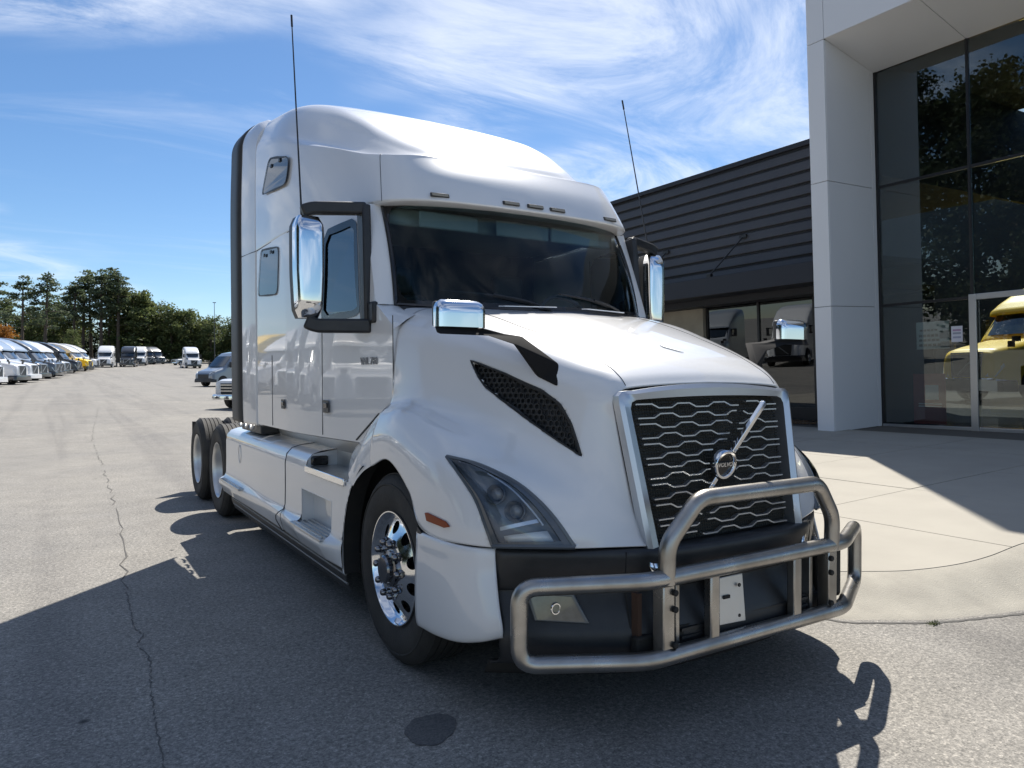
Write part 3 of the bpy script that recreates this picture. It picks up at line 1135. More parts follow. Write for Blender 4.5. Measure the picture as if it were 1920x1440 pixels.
# ---- roof cap: rings from the visor lip up to the dome crown
RC = [
    [(0, .42, 2.605), (.40, .435, 2.605), (.72, .485, 2.605), (.92, .60, 2.605), (1.02, .80, 2.61), (1.095, 1.2, 2.615), (1.165, 1.7, 2.62), (1.20, 2.3, 2.62), (1.205, 2.95, 2.62)],
    [(0, .395, 2.615), (.40, .410, 2.615), (.73, .460, 2.615), (.935, .585, 2.615), (1.038, .80, 2.62), (1.112, 1.2, 2.625), (1.182, 1.7, 2.63), (1.218, 2.3, 2.63), (1.220, 2.95, 2.63)],
    [(0, .405, 2.645), (.40, .420, 2.645), (.73, .468, 2.645), (.935, .592, 2.645), (1.038, .805, 2.65), (1.113, 1.2, 2.66), (1.184, 1.7, 2.68), (1.220, 2.3, 2.70), (1.222, 2.95, 2.72)],
    [(0, .50, 2.80), (.40, .512, 2.80), (.715, .555, 2.80), (.905, .675, 2.80), (1.012, .895, 2.82), (1.095, 1.25, 2.87), (1.175, 1.75, 2.95), (1.217, 2.3, 3.02), (1.222, 2.95, 3.06)],
    [(0, .628, 2.934), (.40, .633, 2.934), (.70, .662, 2.934), (.878, .757, 2.938), (.985, .968, 2.980), (1.075, 1.30, 3.08), (1.158, 1.79, 3.21), (1.208, 2.3, 3.31), (1.218, 2.95, 3.37)],
    [(0, .652, 2.952), (.40, .656, 2.952), (.69, .680, 2.954), (.86, .775, 2.958), (.968, .985, 3.003), (1.062, 1.31, 3.11), (1.145, 1.80, 3.26), (1.20, 2.31, 3.42), (1.212, 2.95, 3.50)],
    [(0, .695, 2.958), (.38, .70, 2.958), (.64, .735, 2.962), (.79, .835, 2.972), (.90, 1.04, 3.022), (.995, 1.35, 3.135), (1.095, 1.83, 3.315), (1.167, 2.33, 3.50), (1.185, 2.95, 3.60)],
    [(0, .755, 2.985), (.37, .765, 2.985), (.58, .795, 2.995), (.715, .895, 3.032), (.815, 1.10, 3.13), (.90, 1.40, 3.27), (1.0, 1.86, 3.48), (1.085, 2.35, 3.645), (1.13, 2.95, 3.72)],
    [(0, .83, 3.06), (.36, .84, 3.06), (.54, .88, 3.075), (.67, .99, 3.125), (.755, 1.19, 3.235), (.83, 1.47, 3.395), (.90, 1.88, 3.59), (1.0, 2.37, 3.735), (1.07, 2.95, 3.79)],
    [(0, .95, 3.145), (.30, .965, 3.145), (.45, 1.02, 3.165), (.55, 1.12, 3.215), (.62, 1.30, 3.315), (.68, 1.55, 3.455), (.74, 1.93, 3.64), (.82, 2.40, 3.79), (.88, 2.95, 3.85)],
    [(0, 1.15, 3.265), (.16, 1.16, 3.268), (.24, 1.21, 3.29), (.29, 1.30, 3.335), (.33, 1.45, 3.415), (.36, 1.67, 3.53), (.39, 2.0, 3.685), (.43, 2.44, 3.825), (.46, 2.95, 3.885)],
    [(0, 1.30, 3.345), (0, 1.31, 3.35), (0, 1.34, 3.367), (0, 1.42, 3.41), (0, 1.55, 3.48), (0, 1.74, 3.575), (0, 2.05, 3.71), (0, 2.47, 3.84), (0, 2.95, 3.895)],
]
rc = net(RC, 90, 84)
roof = MB().grid(rc)
rear = [r[-1] for r in rc]
roof.add(rear + [Vector((0, 2.95, 2.62))], [(i, i + 1, len(rear)) for i in range(len(rear) - 1)])
# underside of the visor
roof.grid([[p for p in rc[0]], [Vector((p.x * .93, p.y + .14 if p.y < 1.0 else p.y, 2.60)) for p in rc[0]]])
roof_o = roof.both().build('roof_fairing', WHITE, T, smooth=55)
# seam lines on the cap
for s in (1, -1):
    sm = [Vector((s * (p.x + .001), p.y, p.z)) for p in [r[int(84 * .42)] for r in rc[10:46]]]
    MB().tube(sm, .002, 5).build('roof_seam', DARKP, T)
# marker lamps
for x in (-.68, -.185, 0, .185, .68):
    ax = abs(x)
    y = cr([(0, .40, 0), (0, .418, 0), (0, .462, 0)], 41)[int(min(1, ax / .74) * 40)].y
    c = Vector((x, y + .004, 2.652))
    tang = Vector((1, (.10 if ax > .5 else .02) * (1 if x > 0 else -1), 0)).normalized()
    nn = Vector((tang.y, -tang.x, 0))
    w, h = .062, .013
    lamp = MB().prism([c - tang * w - Vector((0, 0, h)), c + tang * w - Vector((0, 0, h)), c + tang * w + Vector((0, .008, h)), c - tang * w + Vector((0, .008, h))], nn * .016).build('marker_lamp', DARKP, T, bevel=.004)
    MB().prism([c + nn * .016 - tang * w * .86 - Vector((0, 0, h * .65)), c + nn * .016 + tang * w * .86 - Vector((0, 0, h * .65)), c + nn * .016 + tang * w * .86 + Vector((0, .008, h * .65)), c + nn * .016 - tang * w * .86 + Vector((0, .008, h * .65))], nn * .004).build('lens', SMOKE, lamp)


# ---- windows on the sides
RBV = BVHTree.FromPolygons([Vector(p) for p in roof.v], roof.f)


def roof_x(y, z):
    h = RBV.ray_cast(Vector((2.0, y, z)), Vector((-1, 0, 0)))
    return h[0].x if h[0] is not None else 1.21


def pane(outline, name, material, s, proud=.004, rim=.018, rimmat=None, parent=None, surf=None, inr=.5):
    P = [Vector((s * ((surf or side_x)(y, z) + proud), y, z)) for y, z in outline]
    tri = tessellate_polygon([[Vector((0, p.y, p.z)) for p in P]])
    o = MB().add(P, [tuple(t) for t in tri]).build(name, material, parent or T, smooth=0)
    e = lin(P + P[:1], 80)
    c = sum(P, Vector()) / len(P)

    def lift(p, d):
        q = p + (p - c).normalized() * d
        if surf is None:
            q.x = s * (side_x(q.y, q.z) + max(proud, 0) + .004)
        else:
            q.x += s * .003
        return q
    MB().grid([[lift(p, rim) for p in e], [lift(p, -rim * inr) for p in e]]).build('window_seal', rimmat or BLACKG, o, smooth=0)
    return o


def rpoly(pts, r=.06, seg=4):
    L = rounded([(0, a, b) for a, b in pts + pts[:2]], r, seg)
    L = L[1:-1]
    # drop the doubled corner
    return [(p.y, p.z) for p in L][:len(pts) * (seg + 1)]


UPW = rpoly([(1.96, 3.195), (2.44, 3.295), (2.66, 3.045), (2.00, 2.995)][::-1], .07)
LOW = rpoly([(2.19, 2.545), (2.77, 2.60), (2.88, 2.225), (2.24, 2.18)][::-1], .07)
for s in (1, -1):
    pane(DW, 'door_window', SIDEGLASS, s, -.006, .024, inr=1.1)
    pane(LOW, 'sleeper_window', SLEEPGLASS, s, .004, .010, DARKP)
    o = pane([(y, z) for y, z in UPW], 'upper_sleeper_window', SLEEPGLASS, s, .014, .012, DARKP, surf=roof_x)
    for w in (LOW, UPW):
        for q in (.3, .62):
            y = min(p[0] for p in w) + (max(p[0] for p in w) - min(p[0] for p in w)) * q
            z = max(p[1] for p in w) - .055 - (.05 if w is UPW else .02) * abs(q - .5)
            wx = (roof_x if w is UPW else side_x)(y, z)
            MB().box((s * (wx + .012) - .006, y - .02, z - .012), (s * (wx + .016) + .006, y + .02, z + .012)).build('window_latch', BLACKP, T)

    def strip(path, w, material, name, out=.0015):
        pts = [Vector((s * (side_x(y, z) + out), y, z)) for y, z in path]
        mb = MB()
        mb.tube(lin(pts, 40), w, 5)
        return mb.build(name, material, T)
    strip([(1.275, 1.13), (1.275, 1.95), (1.285, 2.5)], .003, DARKP, 'door_seam')
    strip([(.47, 1.305), (.78, 1.128)], .006, DARKP, 'door_seam')
    strip([(.285, 1.36), (.29, 1.88)], .003, DARKP, 'door_seam')
    strip([(2.43, 1.13), (2.43, 1.70)], .003, DARKP, 'locker_seam')
    strip([(1.9, 2.622), (2.94, 2.622)], .004, DARKP, 'roof_joint')
    # handles
    def handle(y, z, w, h):
        b = MB().box((s * side_x(y, z) - .01, y - w / 2, z - h / 2), (s * side_x(y, z) + s * .012 + .0, y + w / 2, z + h / 2)).build('door_handle', BLACKP, T, bevel=.006)
        MB().box((s * (side_x(y, z) + .012) - .006, y - w * .32, z - h * .12), (s * (side_x(y, z) + .018) + .006, y + w * .32, z + h * .30)).build('grip', BLACKG, b, bevel=.004)
    handle(1.20, 1.325, .115, .085)
    handle(2.07, 1.315, .10, .072)
    # badge
    sl = (side_x(.72, 1.62) - side_x(.48, 1.62)) / .24
    r_ = Vector((sl, s, 0)).normalized()
    n_ = Vector((s, -sl, 0)).normalized()
    o_ = Vector((s * side_x(.60, 1.62), .60, 1.62)) + n_ * .004
    Mt = Matrix(((r_.x, 0, n_.x, o_.x), (r_.y, 0, n_.y, o_.y), (0, 1, 0, o_.z), (0, 0, 0, 1)))
    text_mesh('VNL 760', .062, Mt, 'model_badge', BADGE if 'BADGE' in globals() else mat('badge_grey', (.25, .25, .26), .3, metal=.8), T, .002, .001)

# ---- side extenders behind the sleeper, with a rubber edge
EXT = [(1.100, 1.222, 1.255), (1.35, 1.222, 1.260), (2.2, 1.222, 1.262), (3.0, 1.220, 1.262), (3.45, 1.212, 1.252), (3.66, 1.19, 1.24), (3.79, 1.13, 1.17), (3.85, 1.03, 1.08)]
exz = cr([(a, b, c) for a, b, c in EXT], 50)
for s in (1, -1):
    g = []
    for q in exz:
        z, xi, xo = q
        yb = 3.36 - .05 * max(0, z - 3.4)
        zr = z + (.02 if z > 3.6 else 0)
        g.append([Vector((s * xi, 2.952, z - (.0 if z < 3.5 else .10 * (z - 3.5) / .37))), Vector((s * (xi * .5 + xo * .5 + .004), 2.952 + (yb - 2.952) * .5, z)), Vector((s * xo, yb, zr))])
    G2 = [cr(r, 16) for r in g]
    MB().grid(G2).build('side_extender', WHITE, T, smooth=60, solid=.02)
    rb = [r[-1] for r in G2]
    MB().grid([[p + Vector((s * .004, -.01, 0)), p + Vector((s * .014, .16, .01)), p + Vector((s * .020, .36, .015)), p + Vector((s * .005, .385, .01)), p + Vector((-s * .02, .38, .0))] for p in rb]).build('extender_edge', DARKP, T, smooth=60, solid=.012)
    strip_pts = [Vector((s * 1.226, 2.955 + .85 * t, 2.62)) for t in (0, .25, .5, .75, 1)]
    MB().tube([Vector((s * (1.2235 + .040 * t), 2.955 + .40 * t, 2.622)) for t in (0, .25, .5, .75, 1)], .004, 5).build('extender_joint', DARKP, T)
    # bracket under the extender
    mb = MB().box((s * .75, 2.96, 1.02), (s * 1.19, 3.72, 1.10))
    mb.build('extender_bracket', BLACKP, T, bevel=.01)
    for k in range(3):
        MB().tube([(s * 1.215, 3.1 + k * .2, 1.10), (s * 1.225, 3.17 + k * .2, 1.06), (s * 1.215, 3.24 + k * .2, 1.10)], .012, 6).build('bracket_hook', DULLALU, T)

# ---- chassis fairings with steps
SKB = mat('skirt_grey', (.16, .16, .155), .5)
PROF = [(1.02, 1.015), (1.13, 1.005), (1.195, .985), (1.232, .945), (1.245, .88), (1.245, .70), (1.248, .56), (1.262, .525), (1.300, .505), (1.318, .485), (1.318, .455), (1.300, .42), (1.270, .365), (1.20, .345)]
STEP = mat('step_tread', (.55, .56, .57), .32, metal=.85, var=.4, var_scale=30, var_col=(.3, .3, .3))


def fairing(y0, y1, s, name):
    n = 40
    G = []
    for j in range(n + 1):
        y = y0 + (y1 - y0) * j / n
        row = []
        for k, (x, z) in enumerate(PROF):
            # the lower ledge narrows between the two steps
            if 6 < k < 13:
                near = min(1, abs(y - 2.55) / 1.1) ** 2
                x = 1.25 + (x - 1.25) * (.35 + .65 * near)
            row.append(Vector((s * x, y, z)))
        G.append(row)
    return MB().grid(G)


for s in (1, -1):
    # front section with the upper and lower step recesses
    def skipf(q):
        up_ = .56 < q.y < 1.42 and q.z > .90
        lo_ = .86 < q.y < 1.52 and .50 < q.z < .74 and abs(q.x) > 1.15
        return up_ or lo_
    fine = []
    P2 = lin([(x, 0, z) for x, z in PROF], 64)
    for j in range(101):
        y = .46 + (1.945 - .46) * j / 100
        row = []
        for p in P2:
            x, z = p.x, p.z
            if z < .54:
                near = min(1, abs(y - 2.55) / 1.1) ** 2
                x = 1.246 + (x - 1.246) * (.35 + .65 * near) * max(0, min(1, (y - .60) / .30)) if x > 1.246 else x
            row.append(Vector((s * x, y, z)))
        fine.append(row)
    arch_cut = lambda q: (q.y - .02) ** 2 + (q.z - .46) ** 2 < .64 ** 2
    fr = MB().grid(fine, skip=lambda q: skipf(q) or arch_cut(q)).build('chassis_fairing', WHITE, T, smooth=45)
    # upper step: tread, riser and hand hole
    tr = MB().box((s * 1.02, .60, .885), (s * 1.247, 1.40, .903)).build('step', STEP, T, bevel=.004)
    MB().box((s * 1.247 - (.0 if s > 0 else .014), .60, .868), (s * 1.247 + (.014 if s > 0 else 0), 1.40, .912)).build('step_nosing', CHROME, tr, bevel=.004)
    MB().quad((s * 1.02, .56, .90), (s * 1.02, 1.42, .90), (s * 1.02, 1.42, 1.03), (s * 1.02, .56, 1.03)).build('step_riser', DULLALU, T)
    MB().prism([(s * 1.02, 1.418, .90), (s * 1.245, 1.418, .90), (s * 1.245, 1.418, .88), (s * 1.225, 1.418, .95), (s * 1.19, 1.418, .985), (s * 1.02, 1.418, 1.01)], (0, .006, 0)).build('step_end', WHITE, T)
    MB().box((s * 1.09, 1.395, .905), (s * 1.21, 1.43, .972)).build('hand_hole', BLACKG, T, bevel=.012)
    # lower step pocket
    pk = MB()
    y0, y1, z0, z1, xo, xi = .86, 1.52, .50, .74, 1.247, 1.16
    pk.quad((s * xi, y0, z0), (s * xi, y1, z0), (s * xi, y1, z1), (s * xi, y0, z1))
    pk.quad((s * xi, y0, z1), (s * xi, y1, z1), (s * xo, y1, z1), (s * xo, y0, z1))
    pk.quad((s * xi, y0, z0), (s * xi, y0, z1), (s * xo, y0, z1), (s * xo, y0, z0))
    pk.quad((s * xi, y1, z0), (s * xi, y1, z1), (s * xo, y1, z1), (s * xo, y1, z0))
    pk.build('step_pocket', WHITE, T)
    lt = MB().box((s * 1.16, .86, .490), (s * 1.325, 1.56, .507)).build('step', STEP, T, bevel=.003)
    for k in range(4):
        MB().box((s * (1.18 + k * .036), .90, .5075), (s * (1.196 + k * .036), 1.52, .5155)).build('tread_rib', DULLALU, lt)
    # rear section
    G = []
    rr = fairing(1.955, 4.20, s, 'x').build('chassis_fairing', WHITE, T, smooth=45)
    MB().add([(s * x, 4.20, z) for x, z in PROF] + [(s * 1.0, 4.20, .40)], [tuple(range(len(PROF) + 1))]).build('fairing_end', WHITE, T, smooth=0)
    MB().tube([(s * x * 1.0005, 1.95, z) for x, z in PROF], .004, 5).build('fairing_seam', DARKP, T)
    lt = MB().box((s * 1.20, 3.25, .492), (s * 1.325, 4.1, .512)).build('step', STEP, T, bevel=.003)
    for k in range(3):
        MB().box((s * (1.215 + k * .036), 3.3, .5125), (s * (1.231 + k * .036), 4.05, .520)).build('tread_rib', DULLALU, lt)
    # oval filler mark on the rear section
    ring_ = [(s * 1.2465, 3.55 + .05 * math.cos(t), .80 + .085 * math.sin(t)) for t in [k * math.pi / 12 for k in range(24)]]
    MB().tube(ring_, .003, 5, closed=True).build('filler_ring', DULLALU, T)
    # dark skirt and tank strap below
    sk = MB()
    sk.grid([[Vector((s * 1.225, .66 + j * .2, .352)) for j in range(18)], [Vector((s * 1.222, .66 + j * .2, .285)) for j in range(18)], [Vector((s * 1.19, .66 + j * .2, .205)) for j in range(18)]])
    sk.build('skirt', BLACKP, T, smooth=40)
    for z, x in ((.318, 1.224), (.262, 1.213)):
        MB().tube([(s * x, .66, z), (s * x, 4.0, z)], .007, 6).build('skirt_bead', SKB, T)
    # panel joining fender tail, arch and fairing
    tail = []
    for k in range(26):
        t = k / 25
        ang = R(98) - t * R(112)           # from arch top round to the rear
        ay, az = .02 + .635 * math.cos(ang) * 1.0, .455 + .63 * math.sin(ang)
        if ay < .255:
            continue
        # outer boundary of the panel
        if az > .9:
            oy, oz = .30 + (az - .9) * -.2 + .45 * (1 - (az - .9) / .2), 1.0 + (az - .9) * 1.4
        else:
            oy, oz = max(ay + .10, .66), az
        tail.append((Vector((s * 1.222, ay, az)), Vector((s * 1.235, (ay + oy) / 2, (az + oz) / 2)), Vector((s * 1.235, oy, oz))))
    # fender tail: slopes from the fender crown back down to the fairing top
    ft = net([[(1.090, .28, 1.375), (1.094, .42, 1.295), (1.10, .60, 1.19), (1.11, .80, 1.075)],
              [(1.150, .28, 1.315), (1.150, .42, 1.245), (1.15, .58, 1.135), (1.15, .76, 1.03)],
              [(1.200, .27, 1.205), (1.205, .40, 1.14), (1.212, .52, 1.04), (1.212, .64, .96)],
              [(1.215, .27, 1.10), (1.225, .37, 1.045), (1.236, .46, .975), (1.240, .55, .925)],
              [(1.215, .27, 1.02), (1.226, .35, .985), (1.238, .42, .935), (1.244, .475, .885)]], 24, 20)
    mb = MB().grid(ft)
    (mb if s > 0 else mb.mirror()).build('fender_tail', WHITE, T, smooth=50)
    # arch lip
    al = []
    for k in range(30):
        a_ = R(60) - R(72) * k / 29
        al.append(Vector((s * 1.236, .02 + .642 * math.cos(a_), .46 + .642 * math.sin(a_))))
    MB().grid([[p + Vector((s * .004, 0, 0)) for p in al], [p * 1 + Vector((0, .02, .012)) + Vector((s * .006, 0, 0)) for p in al]]).build('arch_lip', WHITE, T)
    MB().grid([al, [p + Vector((-s * .10, 0, 0)) for p in al]]).build('arch_return', UNDER, T)
    # grey panel between body and fairing, and a floor under the cab
    MB().quad((s * 1.01, .55, .98), (s * 1.01, 2.95, .98), (s * 1.06, 2.95, 1.12), (s * 1.06, .55, 1.12)).build('sill_panel', DULLALU, T)
MB().box((-1.0, .35, 1.0), (1.0, 2.94, 1.10)).build('cab_floor', UNDER, T)
MB().box((-1.0, .75, .40), (1.0, 4.1, .96)).build('chassis_block', UNDER, T)

# ---- cab interior
MB().box((-.98, .28, 1.55), (.98, .62, 1.90)).build('dashboard', CABINT, T, bevel=.06)
MB().box((-1.05, 2.0, 1.1), (1.05, 2.06, 2.62)).build('sleeper_bulkhead', CABINT, T)
MB().box((-.93, .72, 2.50), (.93, .80, 2.62)).build('overhead_console', CABLIGHT, T, bevel=.02)
MB().quad((-.93, .60, 2.615), (.93, .60, 2.615), (.98, 2.0, 2.61), (-.98, 2.0, 2.61)).build('headliner', CABLIGHT, T)
for x in (-.52, .05, .50):
    MB().box((x - .23, .60, 2.475), (x + .20, .622, 2.58)).build('sun_visor', CABLIGHT, T, bevel=.015)
for x in (-.5, .5):
    seat = MB().box((x - .26, 1.05, 1.35), (x + .26, 1.55, 1.52)).build('seat', CABINT, T, bevel=.05)
    MB().box((x - .26, 1.48, 1.5), (x + .26, 1.64, 2.15)).build('seat_back', CABINT, seat, bevel=.06)
    MB().box((x - .14, 1.52, 2.16), (x + .14, 1.62, 2.36)).build('head_rest', CABINT, seat, bevel=.04)
stw = MB().tube([(.5 + .22 * math.cos(t), .74 + .09 * math.sin(t), 1.93 + .19 * math.sin(t)) for t in [k * math.pi / 14 for k in range(28)]], .016, 8, closed=True)
stw.tube([(.5, .66, 1.85), (.5, .76, 1.93)], .05, 8).tube([(.30, .74, 1.93), (.70, .74, 1.93)], .016, 6)
stw.build('steering_wheel', CABINT, T)

# ---- main mirrors
for s in (1, -1):
    rows = []
    for k in range(13):
        t = k / 12
        z = 1.885 + .615 * t
        e = 1 - abs(2 * t - 1) ** 14
        e = .55 + .45 * e
        taper = .85 + .15 * min(1, t * 2.2)
        cx0, hw, d = 1.405, .088 * taper * (0.4 + .6 * e), .085 * e
        rows.append([Vector((s * (cx0 + hw * math.copysign(abs(math.cos(a)) ** .32, math.cos(a))), .80 - d * max(0, math.sin(a)) ** .6 if math.sin(a) > 0 else .80 + .02, z)) for a in [math.pi * j / 18 for j in range(19)]])
    mir = MB().grid(rows).add(rows[0], [tuple(range(19))]).add(rows[-1], [tuple(range(19))]).build('side_mirror', CHROME, T, smooth=60)
    back = [[Vector((p.x * 1.0, p.y if 0 else max(p.y, .795), p.z)) for p in (r[0], r[-1])] + [] for r in rows]
    hb = MB()
    g = [[r[0], r[0] + Vector((-s * .0, .07, 0)), r[-1] + Vector((0, .07, 0)), r[-1]] for r in rows]
    hb.grid(g)
    hb.add([q for q in g[0]], [(0, 1, 2, 3)]).add([q for q in g[-1]], [(0, 1, 2, 3)])
    hb.build('mirror_housing', DARKP, mir, smooth=40)
    MB().quad(*[Vector((s * x, .873, z)) for x, z in ((1.33, 1.93), (1.48, 1.93), (1.48, 2.46), (1.33, 2.46))]).build('mirror_glass', CHROME, mir)
    br = MB()
    br.ribbon(rounded([(s * 1.44, .80, 2.53), (s * 1.38, .79, 2.555), (s * 1.075, .675, 2.565)], .05), .075, .075)
    br.ribbon(rounded([(s * 1.42, .80, 1.865), (s * 1.36, .78, 1.838), (s * 1.07, .60, 1.835)], .06), .09, .085)
    br.ribbon([(s * 1.085, .70, 2.585), (s * 1.092, .655, 2.2), (s * 1.095, .63, 1.80)], .055, [.12, .10, .10], (0, 1, 0))
    br.build('mirror_bracket', BLACKP, mir, bevel=.014)
    MB().box((s * 1.085 - .02, .50, 1.85), (s * 1.085 + .02, .60, 1.98)).build('bracket_foot', BLACKP, mir, bevel=.015)

# ---- hood mirrors
for s in (1, -1):
    blade = [(1.29, -.735, 1.748), (1.04, -.735, 1.744), (.915, -.72, 1.722), (.815, -.70, 1.715), (.70, -.835, 1.585), (.735, -.875, 1.478), (.775, -.785, 1.520), (.885, -.755, 1.672), (1.04, -.760, 1.712), (1.29, -.760, 1.714)]
    arm = MB().prism([(s * x, y, z) for x, y, z in blade], (s * -.008, .045, .008)).build('hood_mirror', ARMP, T, bevel=.006)
    rows = []
    for k in range(9):
        t = k / 8
        z = 1.749 + .122 * t
        e = (1 - max(0, (t - .55) / .45) ** 3)
        rows.append([Vector((s * (1.165 + .125 * (.80 + .20 * e) * math.copysign(abs(math.cos(a)) ** .35, math.cos(a))), -.70 - .055 * (.4 + .6 * e) * abs(math.sin(a)) ** .5, z)) for a in [math.pi * j / 20 for j in range(21)]])
    sh = MB().grid(rows).add(rows[-1], [tuple(range(21))])
    sh.build('chrome_shell', CHROME, arm, smooth=60)
    MB().box((s * 1.165 - .118, -.70, 1.751), (s * 1.165 + .118, -.665, 1.865)).build('mirror_housing', DARKP, arm, bevel=.01)

# ---- antennas
for s in (1, -1):
    MB().tube([(s * 1.428, .84, 2.50), (s * 1.425, .87, 2.62), (s * 1.40, 1.13, 3.79)], [.009, .006, .004], 8).build('antenna', BLACKP, T)
    MB().tube([(s * 1.40, 1.13, 3.79), (s * 1.398, 1.148, 3.87)], .007, 8).build('antenna_tip', BLACKP, T)

# ---- grille guard: tubes and posts
gg = bpy.data.objects.new('grille_guard', None)
COL.objects.link(gg)
gg.parent = T
YB = -1.405
gp = [(-1.135, -1.160, .672), (-.66, YB, .682), (.66, YB, .682), (1.135, -1.160, .672), (1.135, -1.160, .358), (.66, YB, .352), (-.66, YB, .352), (-1.135, -1.160, .358)]
gl = rounded([(-1.135, -1.160, .515)] + gp + [(-1.135, -1.160, .515)], .085, 7)[:-1]
MB().tube(gl, .037, 16, closed=True).build('guard_ring', BARSTEEL, gg, smooth=60)
hoop = rounded([(-.560, YB, .66), (-.560, YB - .005, .825), (-.405, YB - .03, 1.005), (.405, YB - .03, 1.005), (.560, YB - .005, .825), (.560, YB, .66)], .055, 6)
MB().tube(hoop, .037, 16).build('guard_hoop', BARSTEEL, gg, smooth=60)
for s in (1, -1):
    MB().box((s * .556 - .033, YB - .012, .352), (s * .556 + .033, YB + .055, .655)).build('guard_post', BARSTEEL, gg, bevel=.006)
    MB().box((s * .556 + (-s * .10) - .012, YB + .04, .36), (s * .556 + (-s * .10) + .012 + 0, YB + .30, .64)).build('guard_bracket', BARSTEEL, gg, bevel=.004)
    MB().box((s * .282 - .029, YB - .015, .375), (s * .282 + .029, YB + .03, .66)).build('guard_post', BARSTEEL, gg, bevel=.008)
    for z in (.40, .55, .62):
        MB().lathe([(.014, 0), (.014, -.014), (.010, -.018), (.001, -.018)], (s * .53, YB - .012, z), 'y', 8).build('bolt', UNDER, gg)
# licence-plate bracket
pl = MB().prism([(-.235, YB + .05, .615), (-.235, YB + .03, .41), (-.035, YB + .03, .40), (-.035, YB + .05, .615)], (0, .006, 0)).build('plate_bracket', DULLALU, T, bevel=.003)
for x, z in ((-.075, .57), (-.075, .43)):
    MB().lathe([(.009, 0), (.009, -.004), (.001, -.004)], (x, YB + .036, z), 'y', 10).build('bolt_hole', UNDER, pl)
MB().box((-.175, YB + .034, .520), (-.135, YB + .040, .535)).build('stamp', UNDER, pl)
# tow hook and rusty bracket behind the guard
MB().box((-.630, YB + .10, .36), (-.608, YB + .14, .60)).build('rusty_bracket', mat('rust', (.075, .040, .026), .8, var=.6, var_scale=14, var_col=(.05, .03, .02)), T)
MB().box((.60, YB + .10, .36), (.80, YB + .22, .62)).build('guard_hinge', UNDER, gg, bevel=.02)
# ================================================================== ground


